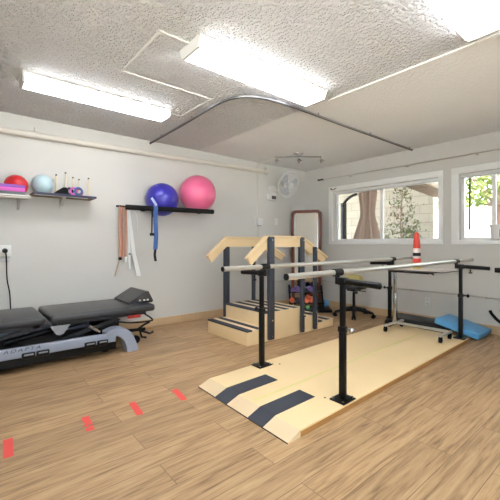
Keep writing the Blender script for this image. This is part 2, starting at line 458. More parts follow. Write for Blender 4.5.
light('fluorescent_fixture', 0.37, 1.66, 3.27, 3.50, 'lit white fluorescent fixture nearest the ball wall, over the treatment table')
light('fluorescent_fixture', 1.20, 2.53, 1.96, 2.23, 'lit white fluorescent fixture beside the curtain track, in the middle of the ceiling')
light('fluorescent_fixture', 1.25, 2.53, 0.55, 0.85, 'lit white fluorescent fixture cut off by the top edge of the photo')

# curtain track: straight from the back wall, a bend, then straight to the window wall
pts = [(1.945, 4.45), (1.93, 3.6), (1.912, 3.12), (1.897, 2.82), (1.91, 2.66), (1.965, 2.52), (2.07, 2.43), (2.26, 2.375), (2.6, 2.36), (3.5, 2.365), (4.99, 2.352)]
def catmull(P, k=6):
    P = [Vector(p) for p in P]; out = []
    for i in range(len(P) - 1):
        a, b, c, d = P[max(i - 1, 0)], P[i], P[i + 1], P[min(i + 2, len(P) - 1)]
        for j in range(k):
            t = j / k
            out.append(0.5 * ((2 * b) + (c - a) * t + (2 * a - 5 * b + 4 * c - d) * t * t + (3 * b - a - 3 * c + d) * t ** 3))
    out.append(P[-1]); return out
p3 = catmull([(x, y, 0) for x, y in pts], 5)
tr = thing('curtain_track', 'bent aluminium curtain track running across the ceiling to the window wall', 'curtain track', (1.9, 2.4, ZC))
b = MB(); zt0 = 2.462
b.tube([(p.x, p.y, zt0 + 0.010) for p in p3], 0.011, 8); b.build('rail', 'alu', tr)
b = MB(); b.ribbon([(p.x, p.y, zt0 - 0.003) for p in p3], [Vector((0, 0, 0.003))] * len(p3), 0.004); b.build('runner_slot', 'darksteel', tr)
for (x, y) in ((1.94, 4.1), (1.92, 3.3), (2.0, 2.48), (2.9, 2.36), (3.9, 2.36), (4.9, 2.35)):
    MB().cyl((x, y, zt0 + 0.01), (x, y, ZC), 0.006).build('hanger', 'alu', tr)

# track spot bar
sp = thing('track_spotlight', 'chrome three head spotlight bar hanging from the ceiling by the fan', 'spotlight', (3.94, 3.6, ZC))
MB().lathe((3.94, 3.6, 0), [(0.001, ZC - 0.035), (0.07, ZC - 0.03), (0.085, ZC - 0.008), (0.085, ZC)], 20).build('canopy', 'chrome', sp)
MB().tube([(3.67, 3.83, 2.44), (3.94, 3.6, 2.445), (4.21, 3.37, 2.44)], 0.008).build('bar', 'alu', sp)
MB().cyl((3.94, 3.6, 2.44), (3.94, 3.6, 2.47), 0.01).build('stem', 'chrome', sp)
for k, (x, y) in enumerate(((3.68, 3.82), (3.94, 3.6), (4.2, 3.38))):
    hd = MB(); dx, dy = (0.02, -0.03)
    hd.cyl((x, y, 2.44), (x, y, 2.40), 0.005, n=8)
    hd.cyl((x, y, 2.405), (x + dx, y + dy, 2.36), 0.02, 0.036, 16)
    h = hd.build('spot_head', 'chrome', sp)
    MB().cyl((x + dx * 1.0, y + dy * 1.0, 2.361), (x + dx * 1.07, y + dy * 1.07, 2.357), 0.03, n=16).build('lamp_lens', 'whiteplastic', h)

# ------------------------------------------------------------------ services on the back wall
pp = thing('ceiling_pipe', 'cream painted pipe running along the back wall under the ceiling', 'pipe', (1.0, YW, 2.3))
py = YW - 0.05
MB().tube([(X0 + 0.005, py, 2.262), (0.3, py, 2.295), (4.0, py, 2.352)], 0.034, 14).build('pipe_run', 'pipe', pp)
MB().tube([(3.97, py, 2.352), (4.02, py, 2.353), (4.05, py + 0.012, 2.354), (4.055, YW, 2.354)], 0.040, 14).build('elbow', 'pipe', pp)
for x in (0.62, 4.03):
    zz = 2.295 + (x - 0.3) * 0.0154
    h = MB(); h.tube([(x, py + 0.0377 * math.cos(a), zz + 0.0377 * math.sin(a)) for a in [2 * PI * i / 16 for i in range(16)]], 0.006, 6, True)
    h.box((x - 0.018, py - 0.01, zz + 0.036), (x + 0.018, YW, zz + 0.056), 0.002).cyl((x, YW - 0.03, zz + 0.05), (x, YW - 0.02, zz + 0.09), 0.014, n=8)
    h.build('pipe_clamp', 'pipe', pp)
cd = thing('electrical_conduit', 'thin white conduit dropping from the ceiling to a junction box', 'conduit', (3.85, YW, 2.0))
MB().tube([(3.95, 3.66, ZC - 0.009), (3.87, 4.2, ZC - 0.009), (3.852, YW - 0.02, ZC - 0.011), (3.85, YW - 0.011, ZC - 0.03), (3.85, YW - 0.010, 1.55)], 0.009, 8).build('raceway', 'pipe', cd)
MB().tube([(3.87, YW - 0.010, 1.44), (3.87, YW - 0.010, 0.11)], 0.007, 8).build('lower_raceway', 'pipe', cd)
jb = thing('junction_box', 'white square junction box on the back wall above the stairs handrail', 'electrical box', (3.885, YW, 1.49))
MB().box((3.835, YW - 0.05, 1.435), (3.945, YW, 1.55), 0.006).build('box_body', 'whiteplastic', jb)
MB().box((3.855, YW - 0.054, 1.455), (3.925, YW - 0.05, 1.53), 0.001).build('cover_plate', 'whiteplastic', jb)
MB().box((3.84, YW - 0.045, 1.421), (3.90, YW - 0.02, 1.436), 0.002).build('cable_gland', 'greyplastic', jb)
solo('wall_plate', MB().box((3.755, YW - 0.006, 1.46), (3.82, YW, 1.56), 0.002), 'wall', 'wall coloured blank plate close to the junction box', 'wall plate')
ws = thing('light_switch', 'faint white switch plate on the back wall below the fan', 'switch', (4.29, YW, 1.5))
MB().box((4.255, YW - 0.008, 1.45), (4.33, YW, 1.57), 0.003).build('switch_plate', 'whiteplastic', ws)
MB().box((4.282, YW - 0.016, 1.495), (4.302, YW - 0.008, 1.525), 0.002).build('toggle', 'whiteplastic', ws)
ds = thing('wall_thermostat', 'small round white disc on the back wall beside the fan bracket', 'thermostat', (4.10, YW, 1.94))
MB().cyl((4.10, YW - 0.022, 1.94), (4.10, YW, 1.94), 0.052, n=28).build('dial_body', 'whiteplastic', ds)
MB().cyl((4.10, YW - 0.030, 1.94), (4.10, YW - 0.022, 1.94), 0.03, n=24).build('dial', 'whiteplastic', ds)
cr_ = thing('surface_conduit', 'thin white conduit running low along the walls behind the mirror', 'conduit', (XW, 2.5, 0.445))
MB().tube([(4.15, YW - 0.009, 0.45), (XW - 0.03, YW - 0.009, 0.45), (XW - 0.010, YW - 0.03, 0.45), (XW - 0.009, Y0 + 0.01, 0.438)], 0.0085, 8).build('conduit_run', 'rod', cr_)
for yv in (3.6, 2.4, 1.45): MB().box((XW - 0.02, yv - 0.008, 0.428), (XW, yv + 0.008, 0.46), 0.002).build('conduit_strap', 'rod', cr_)
ow = thing('wall_outlet', 'white outlet low on the window wall behind the overbed table', 'outlet', (XW, 2.05, 0.3))
MB().box((XW - 0.007, 2.13, 0.245), (XW, 2.205, 0.36), 0.003).build('outlet_plate', 'whiteplastic', ow)
for zz in (0.275, 0.33): MB().cyl((XW - 0.010, 2.167, zz), (XW - 0.007, 2.167, zz), 0.017, n=16).build('socket', 'palegrey', ow)

# outlet with a plugged-in cord over the treatment table
wo = thing('wall_outlet', 'white outlet with a black plug above the treatment table', 'outlet', (0.31, YW, 1.0))
MB().box((0.23, YW - 0.03, 0.985), (0.40, YW, 1.105), 0.006).build('outlet_box', 'whiteplastic', wo)
MB().box((0.24, YW - 0.034, 0.995), (0.30, YW - 0.03, 1.095), 0.001).build('socket_face', 'palegrey', wo)
MB().box((0.20, YW - 0.035, 0.932), (0.39, YW, 0.952), 0.003).build('cord_ledge', 'palegrey', wo)
pc = thing('power_cord', 'black power cord hanging from the outlet down behind the treatment table', 'cord', (0.35, YW, 0.5))
MB().cyl((0.345, YW - 0.032, 1.045), (0.345, YW - 0.075, 1.04), 0.026, 0.018, 14).build('plug', 'blackplastic', pc)
MB().tube(catmull([(0.345, YW - 0.07, 1.035), (0.352, YW - 0.072, 0.99), (0.356, YW - 0.055, 0.92), (0.362, YW - 0.045, 0.75), (0.385, YW - 0.04, 0.60), (0.392, YW - 0.04, 0.46), (0.40, YW - 0.05, 0.25)]), 0.006, 8).build('flex', 'blackplastic', pc)

# ------------------------------------------------------------------ wall fan
fc = Vector((4.31, 4.16, 2.135))
R_ = Vector((0.769, -0.639, 0)); F_ = Vector((0.639, 0.769, 0))
fn = (R_ * 0.55 - F_ * 0.72 - Vector((0, 0, 0.36))).normalized()
fq = fn.to_track_quat('Z', 'Y').to_matrix().to_4x4(); fm = Matrix.Translation(fc) @ fq
fan = thing('wall_fan', 'white round wall fan tilted down, mounted high in the room corner', 'fan', (4.2, YW, 2.0))
MB().box((4.105, YW - 0.06, 1.875), (4.245, YW, 2.125), 0.008).build('wall_bracket', 'whiteplastic', fan)
MB().box((4.135, YW - 0.066, 1.895), (4.235, YW - 0.06, 1.955), 0.002).build('control_panel', 'darksteel', fan)
bk = fm @ Vector((0, 0, -0.17))
MB().tube(catmull([(4.19, YW - 0.06, 2.03), (4.21, YW - 0.12, 2.05), tuple(fm @ Vector((0, 0, -0.12)))], 5), 0.022).build('arm', 'whiteplastic', fan)
a = MB(fm); a.cyl((0, 0, -0.155), (0, 0, -0.04), 0.055, 0.075, 20); a.build('motor_housing', 'whiteplastic', fan)
RF = 0.225
g = MB(fm)
ring = lambda r, z, q, m: m.tube([(r * math.cos(2 * PI * i / 36), r * math.sin(2 * PI * i / 36), z) for i in range(36)], q, 6, True)
ring(RF, 0.0, 0.013, g); g.build('rim', 'fanwire', fan)
for nm, s in (('front_grille', 1), ('rear_grille', -1)):
    g = MB(fm)
    for i in range(40):
        a_ = 2 * PI * i / 40
        g.tube([(r * math.cos(a_), r * math.sin(a_), s * z) for r, z in ((0.04, 0.075), (0.10, 0.072), (0.17, 0.055), (0.21, 0.025), (RF, 0.0))], 0.0024, 4)
    for r, z in ((0.11, 0.071), (0.17, 0.055)): ring(r, s * z, 0.002, g)
    g.build(nm, 'fanwire', fan)
MB(fm).cyl((0, 0, 0.068), (0, 0, 0.082), 0.052, 0.045, 24).build('grille_badge', 'whiteplastic', fan)
MB(fm).cyl((0, 0, -0.03), (0, 0, 0.04), 0.035, 0.03, 18).build('hub', 'palegrey', fan)
for k in range(3):
    a_ = 2 * PI * k / 3 + 0.3; P = []
    for i in range(13):
        t = i / 12; ang = a_ - 0.55 + 1.15 * t
        P.append((0.19 * math.cos(ang) * (1 - 0.25 * (2 * t - 1) ** 4), 0.19 * math.sin(ang) * (1 - 0.25 * (2 * t - 1) ** 4), 0.022 * (t - 0.5) * 2))
    P = [(0.03 * math.cos(a_), 0.03 * math.sin(a_), 0)] + P
    MB(fm).prism(P, (0, 0, 0.003)).build('blade', 'fanblade', fan)

# ------------------------------------------------------------------ shelves and what stands on them
YS = 4.19
s1 = thing('wall_shelf', 'white wire shelf holding the striped foam block', 'shelf', (0.1, YW, 1.63))
MB().box((-0.75, YS + 0.02, 1.600), (0.55, YW, 1.618), 0.003).build('shelf_board', 'shelfwhite', s1)
for xx in (-0.55, 0.45):
    MB().prism([(xx, YW, 1.60), (xx, YS + 0.06, 1.60), (xx, YW - 0.02, 1.48), (xx, YW, 1.48)], (0.02, 0, 0)).build('bracket', 'shelfwhite', s1)
MB().tube([(-0.75, YS + 0.012, 1.586), (0.56, YS + 0.012, 1.586)], 0.007, 8).build('front_wire', 'shelfwhite', s1)
s2 = thing('wall_shelf', 'shelf with a navy front edge holding the row of upright pegs', 'shelf', (0.87, YW, 1.65))
MB().box((0.565, YS + 0.02, 1.637), (1.19, YW, 1.657)).build('shelf_board', 'shelfunder', s2)
MB().box((0.565, YS, 1.635), (1.19, YS + 0.02, 1.659), 0.002).build('front_edge', 'navyedge', s2)
MB().box((0.565, YS + 0.02, 1.657), (1.19, YW, 1.659)).build('shelf_liner', 'shelfwhite', s2)
MB().box((0.575, YS + 0.02, 1.629), (1.10, YS + 0.034, 1.637)).build('hem_strip', 'shelfwhite', s2)
bm_ = MB(); bm_.prism([(0.855, YW, 1.637), (0.855, YS + 0.07, 1.637), (0.855, YS + 0.075, 1.62), (0.855, YW - 0.03, 1.55), (0.855, YW - 0.025, 1.52), (0.855, YW, 1.52)], (0.03, 0, 0))
bm_.build('bracket', 'shelfwhite', s2)
ZS = 1.618; ZT = 1.6595
fb = thing('foam_block', 'purple pink and grey striped foam block on the white shelf', 'foam block', (0.41, 4.27, ZS))
MB().box((0.20, YS + 0.03, ZS), (0.50, YS + 0.14, ZS + 0.03), 0.004).build('grey_layer', 'greyfoam', fb)
MB().box((0.20, YS + 0.03, ZS + 0.03), (0.50, YS + 0.14, ZS + 0.07), 0.004).build('pink_layer', 'pink', fb)
MB().box((0.20, YS + 0.03, ZS + 0.07), (0.50, YS + 0.14, ZS + 0.10), 0.004).build('purple_layer', 'purple', fb)
solo('play_ball', MB().sphere((0.435, 4.338, ZS + 0.108), 0.108, 28), 'redball', 'red ball showing behind the striped foam block on the shelf', 'ball')
solo('play_ball', MB().sphere((0.672, 4.33, ZT + 0.103), 0.103, 28), 'paleball', 'pale blue and white marbled ball on the navy edged shelf', 'ball')
cz = MB(); cz.prism([(0.765, 4.22, ZT), (0.79, 4.22, ZT + 0.032), (0.85, 4.22, ZT + 0.075), (0.885, 4.22, ZT + 0.078), (0.915, 4.22, ZT)], (0, 0.11, 0))
solo('cuff_weight', cz, 'blackrubber', 'black folded cuff weight next to the marbled ball', 'cuff weight')
pg = thing('peg_board', 'white board with five upright pale pegs on the shelf', 'peg board', (0.99, 4.35, ZT))
MB().box((0.78, 4.345, ZT), (1.17, 4.43, ZT + 0.012), 0.003).build('board', 'shelfwhite', pg)
for xx, hh in ((0.815, 0.225), (0.91, 0.26), (0.985, 0.215), (1.05, 0.20), (1.155, 0.225)):
    p_ = MB().cyl((xx, 4.39, ZT + 0.012), (xx, 4.39, ZT + hh), 0.0075, n=10).build('peg', 'dowel', pg)
    MB().sphere((xx, 4.39, ZT + hh + 0.006), 0.011, 10).build('peg_tip', 'dowelcap', p_)
for xx, yy, c, tilt, lab in ((0.935, 4.300, 'd_navy', 0.5, 'navy toss ring standing at the cuff weight end of the rings'), (1.030, 4.305, 'd_red', -0.4, 'dark red toss ring standing at the shelf tip end of the rings'),
      (0.965, 4.262, 'pink', 0.15, 'bright pink toss ring in front of the navy ring on the shelf'), (1.005, 4.225, 'bluestrap', -0.2, 'blue toss ring standing foremost on the shelf edge')):
    q = MB(); q.tube([(xx + 0.036 * math.cos(2 * PI * i / 18) * math.cos(tilt), yy + 0.036 * math.cos(2 * PI * i / 18) * math.sin(tilt), ZT + 0.0475 + 0.036 * math.sin(2 * PI * i / 18)) for i in range(18)], 0.0115, 8, True)
    solo('toss_ring', q, c, lab, 'ring', 'toss rings on the shelf')

# ------------------------------------------------------------------ exercise balls on their rack
rk = thing('ball_rack', 'black foam covered wall rack carrying the two exercise balls', 'rack', (2.05, YW, 1.55))
YB = 4.03
MB().tube([(1.47, YB, 1.545), (2.68, YB, 1.562)], 0.031, 14).build('front_bar', 'foam', rk)
MB().tube([(1.80, YW - 0.028, 1.588), (2.74, YW - 0.028, 1.604)], 0.012, 10).build('wall_bar', 'foam', rk)
for xx, xw, zz in ((1.60, 1.84, 1.548), (2.56, 2.70, 1.562)):
    MB().tube([(xx, YB, zz), (xw, YW - 0.02, zz + 0.042)], 0.011, 8).build('support_arm', 'blackmetal', rk)
    MB().box((xw - 0.03, YW - 0.012, zz), (xw + 0.03, YW, zz + 0.07), 0.003).build('mount_plate', 'blackmetal', rk)
def ball(c, r, m, label):
    t = thing('exercise_ball', label, 'exercise ball', c)
    b = MB().sphere(c, r, 48); b.build('ball_body', m, t)
    g = MB()
    for k in (-3, -2, -1, 1, 2, 3):
        zz = k * r * 0.17; q = math.sqrt(r * r - zz * zz)
        g.tube([(c[0] + q * math.cos(2 * PI * i / 48), c[1] + q * math.sin(2 * PI * i / 48), c[2] + zz) for i in range(48)], 0.0012, 4, True)
    g.build('ridges', m, t)
ball((2.015, 4.228, 1.695), 0.214, 'blueball', 'glossy dark blue exercise ball on the black wall rack')
ball((2.530, 4.190, 1.815), 0.255, 'pinkball', 'glossy pink exercise ball on the black wall rack')

bs = thing('webbing_strap', 'blue webbing strap with black buckle slung over the ball rack', 'strap', (1.81, 4.0, 1.55))
hx = (0.030, 0.008, 0)
MB().ribbon(catmull([(1.825, YB + 0.038, 1.45), (1.825, YB + 0.037, 1.565), (1.822, YB, 1.588), (1.82, YB - 0.038, 1.56), (1.818, YB - 0.036, 1.40), (1.824, YB - 0.036, 1.22), (1.815, YB - 0.036, 1.05)]), Vector(hx), 0.0025).build('blue_web', 'bluestrap', bs)
MB().ribbon(catmull([(1.775, YB - 0.034, 1.585), (1.772, YB - 0.036, 1.40), (1.768, YB - 0.036, 1.24)]), Vector((0.010, 0.003, 0)), 0.002).build('black_web', 'blackmat', bs)
MB().box((1.745, YB - 0.05, 1.215), (1.80, YB - 0.028, 1.25), 0.004).build('buckle', 'blackplastic', bs)
MB().ribbon(catmull([(1.815, YB - 0.036, 1.05), (1.808, YB - 0.036, 0.98), (1.82, YB - 0.036, 0.905)]), Vector((0.015, 0.003, 0)), 0.004).build('strap_tail', 'blackplastic', bs)
MB().ribbon([(1.768, YB - 0.03, 1.675), (1.80, YB - 0.034, 1.63), (1.83, YB - 0.036, 1.585)], Vector((0.012, 0.002, 0.010)), 0.004).build('strap_end', 'paletag', bs)

hk = thing('hook_rail', 'small dark hook rail on the wall holding the exercise bands', 'hook rail', (1.57, YW, 1.59))
MB().box((1.495, YW - 0.012, 1.583), (1.655, YW, 1.607), 0.003).build('rail_plate', 'blackmetal', hk)
for xx in (1.53, 1.565, 1.602, 1.64): MB().tube([(xx, YW - 0.01, 1.595), (xx, YW - 0.05, 1.586), (xx, YW - 0.058, 1.604)], 0.005, 8).build('hook', 'blackmetal', hk)
hb = Vector((0.016, 0.004, 0)); yh = YW - 0.045
b1 = thing('exercise_band', 'copper coloured exercise band hanging nearest the treatment table outlet', 'exercise band', (1.53, yh, 1.0), 0, 'exercise bands on the hook rail')
MB().ribbon([(1.53, yh, 1.59), (1.527, yh, 1.3), (1.532, yh, 0.94)], hb, 0.002).build('band', 'copperband', b1)
MB().box((1.515, yh - 0.012, 0.915), (1.552, yh + 0.012, 0.95), 0.004).build('end_clip', 'blackplastic', b1)
MB().ribbon([(1.53, yh, 0.92), (1.50, yh, 0.84), (1.47, yh, 0.715)], Vector((0.008, 0.002, 0)), 0.002).build('tail', 'tanband', b1)
b2 = thing('exercise_band', 'copper coloured exercise band hanging in the middle of the hook rail', 'exercise band', (1.565, yh, 1.0), 0, 'exercise bands on the hook rail')
MB().ribbon([(1.566, yh, 1.588), (1.566, yh, 1.3), (1.556, yh, 0.955)], Vector((0.009, 0.002, 0)), 0.002).build('band', 'copperband', b2)
b3 = thing('exercise_band', 'copper exercise band with a white end beside the white straps', 'exercise band', (1.60, yh, 1.0), 0, 'exercise bands on the hook rail')
MB().ribbon([(1.603, yh, 1.588), (1.602, yh, 1.3), (1.598, yh, 0.94)], Vector((0.015, 0.002, 0)), 0.002).build('band', 'copperband', b3)
MB().box((1.583, yh - 0.008, 0.885), (1.618, yh + 0.008, 0.955), 0.004).build('end_clip', 'clearstrap', b3)
wl = thing('webbing_strap', 'long white strap slanting down the wall to above the wedge', 'strap', (1.7, yh, 1.0))
MB().ribbon([(1.635, yh - 0.01, 1.60), (1.66, yh - 0.012, 1.35), (1.70, yh - 0.012, 1.0), (1.77, yh - 0.01, 0.70)], [Vector((w_, 0.004, 0)) for w_ in (0.012, 0.02, 0.028, 0.03)], 0.002).build('band', 'clearstrap', wl)
w2 = thing('webbing_strap', 'short white strap hanging straight behind the long slanting one', 'strap', (1.65, yh, 1.0))
MB().ribbon([(1.64, yh + 0.022, 1.58), (1.652, yh + 0.02, 1.2), (1.66, yh + 0.02, 0.79)], Vector((0.016, 0.004, 0)), 0.002).build('band', 'clearstrap', w2)
MB().box((1.645, yh + 0.012, 0.975), (1.675, yh + 0.032, 1.0), 0.003).build('buckle', 'greyplastic', w2)
w3 = thing('hanging_cord', 'thin white cord dangling under the ball rack end', 'cord', (1.74, YW - 0.03, 1.3))
MB().tube(catmull([(1.68, YW - 0.03, 1.55), (1.72, YW - 0.05, 1.53), (1.745, YW - 0.05, 1.45), (1.755, YW - 0.05, 1.30)]), 0.004, 6).build('cord', 'clearstrap', w3)
MB().cyl((1.755, YW - 0.05, 1.28), (1.755, YW - 0.05, 1.315), 0.008, n=8).build('cord_end', 'whiteplastic', w3)

# ------------------------------------------------------------------ treatment table
tt = thing('treatment_table', 'low black padded treatment table on a pale blue steel base along the wall', 'treatment table', (0.6, 4.0, 0))
def pad(x0, x1, name):
    MB().box((x0, 3.655, 0.37), (x1, 4.36, 0.445), 0.03, 4).build(name, 'vinyl', tt)
pad(-1.1, 0.595, 'leg_cushion'); pad(0.632, 1.665, 'back_cushion')
f = MB(); f.box((-1.05, 3.70, 0.335), (0.59, 3.75, 0.372)).box((-1.05, 4.27, 0.335), (0.59, 4.32, 0.372)).box((0.66, 3.72, 0.335), (1.58, 3.77, 0.372)).box((0.66, 4.25, 0.335), (1.58, 4.30, 0.372))
for xx in (-1.0, 0.5, 0.70, 1.5): f.box((xx, 3.70, 0.34), (xx + 0.05, 4.30, 0.37))
f.build('top_frame', 'darksteel', tt)
bb = MB(); bb.box((-1.05, 3.56, 0.130), (1.2, 3.61, 0.222), 0.012, 3); bb.box((-1.05, 4.28, 0.122), (1.2, 4.33, 0.226), 0.012)
bb.build('side_beam', 'tableblue', tt)
b = MB(); b.box((-1.05, 3.61, 0.13), (1.2, 4.28, 0.16)); b.box((-1.0, 3.63, 0.04), (1.22, 3.80, 0.13)).box((-1.0, 4.2, 0.06), (1.22, 4.27, 0.13))  # black boxes stand in for the shadow under the beams
b.build('base_shadow_pan', 'blackmetal', tt)
for x_, y_ in ((-0.95, 3.76), (1.15, 3.76), (-0.95, 4.23), (1.15, 4.23)):
    MB().cyl((x_, y_, 0), (x_, y_, 0.065), 0.035, 0.028, 16).build('foot', 'blackrubber', tt)
for x0 in (0.395, 0.505, 0.90, 1.015):
    pm = MB(); pm.box((x0, 3.535, 0.118), (x0 + 0.10, 3.562, 0.172), 0.008, 2); q = pm.build('step_pad', 'blackplastic', tt)
    MB().box((x0 + 0.015, 3.529, 0.150), (x0 + 0.085, 3.537, 0.163), 0.002).build('pad_ridge', 'greyplastic', q)
# scissor arms
for y_ in (3.72, 4.24):
    a = MB(); a.prism([(-0.35, y_, 0.16), (-0.27, y_, 0.16), (0.58, y_, 0.335), (0.48, y_, 0.345)], (0, 0.03, 0)); a.build('lift_arm', 'darksteel', tt)
    a = MB(); a.prism([(0.56, y_, 0.17), (0.62, y_, 0.155), (1.30, y_, 0.31), (1.26, y_, 0.34)], (0, 0.03, 0)); a.build('lift_arm', 'darksteel', tt)
MB().prism([(0.63, 3.66, 0.345), (0.80, 3.66, 0.345), (0.74, 3.66, 0.265), (0.71, 3.66, 0.255), (0.68, 3.66, 0.265)], (0, 0.02, 0)).build('pivot_plate', 'greyplastic', tt)
MB().tube([(0.30, 3.95, 0.19), (1.02, 3.95, 0.30)], 0.026, 12).build('actuator', 'blackmetal', tt)
MB().tube([(1.02, 3.95, 0.30), (1.22, 3.95, 0.335)], 0.014, 10).build('actuator_rod', 'chrome', tt)
MB().tube([(0.96, 3.63, 0.31), (1.06, 3.63, 0.235)], 0.016, 10).build('gas_strut', 'chrome', tt)
MB().box((1.10, 3.80, 0.16), (1.32, 4.20, 0.31), 0.03, 3).build('motor_box', 'blackplastic', tt)
def arcpts(P): return [(x, 0, z) for x, z in P]
outer = catmull([(1.10, 0, 0.235), (1.18, 0, 0.262), (1.27, 0, 0.255), (1.35, 0, 0.20), (1.40, 0, 0.10), (1.43, 0, 0.0)], 5)
inner = catmull([(1.315, 0, 0.0), (1.295, 0, 0.09), (1.26, 0, 0.15), (1.21, 0, 0.185), (1.16, 0, 0.195), (1.10, 0, 0.19)], 5)
fd = MB(); fd.prism([(p.x, 3.555, p.z) for p in outer] + [(p.x, 3.555, p.z) for p in inner], (0, 0.13, 0)); fd.build('end_fender', 'tableblue', tt)
fd = MB(); fd.prism([(p.x, 4.22, p.z) for p in outer] + [(p.x, 4.22, p.z) for p in inner], (0, 0.12, 0)); fd.build('end_fender', 'tableblue', tt)
MB().box((1.36, 3.665, 0.318), (1.50, 3.70, 0.348), 0.006).build('release_lever', 'redplastic', tt)
MB().tube(catmull([(1.25, 3.70, 0.30), (1.42, 3.69, 0.265), (1.62, 3.70, 0.255), (1.66, 3.74, 0.265), (1.60, 3.80, 0.32), (1.56, 3.82, 0.345)]), 0.009, 8).build('loop_handle', 'blackmetal', tt)
lv = MB(); lv.tube([(1.30, 3.78, 0.17), (1.60, 3.80, 0.15)], 0.018).tube([(1.50, 3.78, 0.16), (1.58, 3.74, 0.22), (1.63, 3.74, 0.235)], 0.012).tube([(1.55, 3.80, 0.14), (1.64, 3.76, 0.10), (1.68, 3.76, 0.115)], 0.013).tube([(1.54, 3.80, 0.15), (1.57, 3.82, 0.06), (1.62, 3.80, 0.05)], 0.012)
lv.build('pedal_lever', 'blackmetal', tt)
MB().cyl((1.50, 3.80, 0.045), (1.50, 3.83, 0.045), 0.045, n=18).build('caster', 'blackrubber', tt)
# maker's lettering on the near beam
cu = D.curves.new('beam_lettering', 'FONT'); cu.body = 'ADAPTA'; cu.size = 0.052; cu.extrude = 0.0008; cu.shear = 0.25; cu.space_character = 1.35
to = D.objects.new('tmp_text', cu); COL.objects.link(to)
bpy.context.view_layer.update()
tm = D.meshes.new_from_object(to.evaluated_get(bpy.context.evaluated_depsgraph_get()))
D.objects.remove(to)
mnx, mxx = min(v.co.x for v in tm.vertices), max(v.co.x for v in tm.vertices)
sc_ = 0.275 / (mxx - mnx)
tm.transform(Matrix.Translation((0.262, 3.5595, 0.188)) @ Matrix.Rotation(PI / 2, 4, 'X') @ Matrix.Diagonal((sc_, 0.8, 1, 1)) @ Matrix.Translation((-mnx, 0, 0)))
tm.transform(world_of(tt).inverted()); tm.materials.clear(); tm.materials.append(M['letter'])
lo = D.objects.new('beam_lettering', tm); COL.objects.link(lo); lo.parent = tt

wd = thing('wedge_cushion', 'black vinyl wedge headrest on the end of the treatment table', 'wedge cushion', (1.55, 4.05, 0.446))
wp = MB(); zb = 0.446
wp.prism([(1.42, 3.80, zb), (1.69, 3.80, zb), (1.70, 3.80, zb + 0.02), (1.645, 3.80, zb + 0.128), (1.63, 3.80, zb + 0.132), (1.61, 3.80, zb + 0.125), (1.42, 3.80, zb + 0.018)], (0, 0.49, 0))
wp.build('wedge', 'vinyl', wd)
MB().box((1.50, 3.793, zb + 0.012), (1.68, 3.800, zb + 0.022), 0.001).build('hinge_strip', 'blackplastic', wd)
for xx in (1.53, 1.58, 1.62): MB().box((xx, 3.790, zb + 0.026), (xx + 0.022, 3.7995, zb + 0.042), 0.002).build('side_clip', 'whiteplastic', wd)

# ------------------------------------------------------------------ training stairs
st = thing('training_stairs', 'wooden physiotherapy training stairs with dark treads and maple handrails', 'training stairs', (3.1, 3.3, 0))
YA, YZ = 2.92, 3.70
def step(x0, x1, h, name):
    o = MB().box((x0, YA, 0), (x1, YZ, h - 0.012), 0.003).build(name, 'maple', st)
    MB().box((x0, YA - 0.004, h - 0.012), (x1, YZ + 0.004, h), 0.002).build('tread_board', 'birch', o)
    n = max(2, round((x1 - x0) / 0.15)); d = (x1 - x0) / n
    for k in range(n):
        xa = x0 - 0.004 if k == 0 else x0 + k * d
        MB().box((xa, YA - 0.005, h - (0.014 if k == 0 else 0.002)), (xa + d * 0.52, YZ + 0.005, h + 0.003), 0.001).build('grip_strip', 'grip', o)
step(2.385, 2.66, 0.165, 'low_step'); step(2.66, 3.255, 0.335, 'platform'); step(3.255, 3.58, 0.21, 'middle_step'); step(3.58, 3.90, 0.105, 'bottom_step')
def rail(y, sgn, floor_z):
    yo = y + sgn * 0.012
    for x_, zt_, wd_, zb_ in ((2.70, 1.20, 0.085, 0.03), (3.23 if sgn < 0 else 3.17, 1.20, 0.05, 0.03), (3.47, 1.08, 0.055, 0.03)):
        p = MB(); p.box((x_ - wd_ / 2, min(yo, yo + sgn * 0.045), zb_ if sgn < 0 else 0.03), (x_ + wd_ / 2, max(yo, yo + sgn * 0.045), zt_), 0.012, 3)
        q = p.build('rail_post', 'slate', st)
        bo = MB()
        for zz in (0.07, 0.25, zt_ - 0.04): bo.cyl((x_, yo + sgn * 0.045, zz), (x_, yo + sgn * 0.052, zz), 0.011, n=10)
        bo.build('bolt', 'chrome', q)
    ya = yo - sgn * 0.045 if sgn < 0 else yo - 0.045
    y0_, y1_ = (yo, yo + 0.03) if sgn < 0 else (yo - 0.03, yo)
    hr = MB()
    for P in ([(2.385, 0.945), (2.665, 1.185), (2.665, 1.080), (2.43, 0.880)], [(2.665, 1.185), (3.255, 1.185), (3.255, 1.080), (2.665, 1.080)], [(3.255, 1.185), (3.72, 0.932), (3.675, 0.866), (3.255, 1.080)]):
        hr.prism([(x_, y0_, z_) for x_, z_ in P], (0, 0.03, 0))
    h = hr.build('handrail', 'maple', st, smooth=False)
    cp = MB(); c0, c1 = y0_ - 0.018, y0_ + 0.048
    for P in ([(2.38, 0.942), (2.66, 1.186), (2.66, 1.212), (2.372, 0.962)], [(2.66, 1.186), (3.26, 1.186), (3.26, 1.212), (2.66, 1.212)], [(3.26, 1.186), (3.73, 0.927), (3.74, 0.949), (3.26, 1.212)]):
        cp.prism([(x_, c0, z_) for x_, z_ in P], (0, c1 - c0, 0))
    cp.build('rail_cap', 'maple', h, smooth=False)
rail(YA - 0.006, -1, 0.0); rail(YZ + 0.006, 1, 0.0)

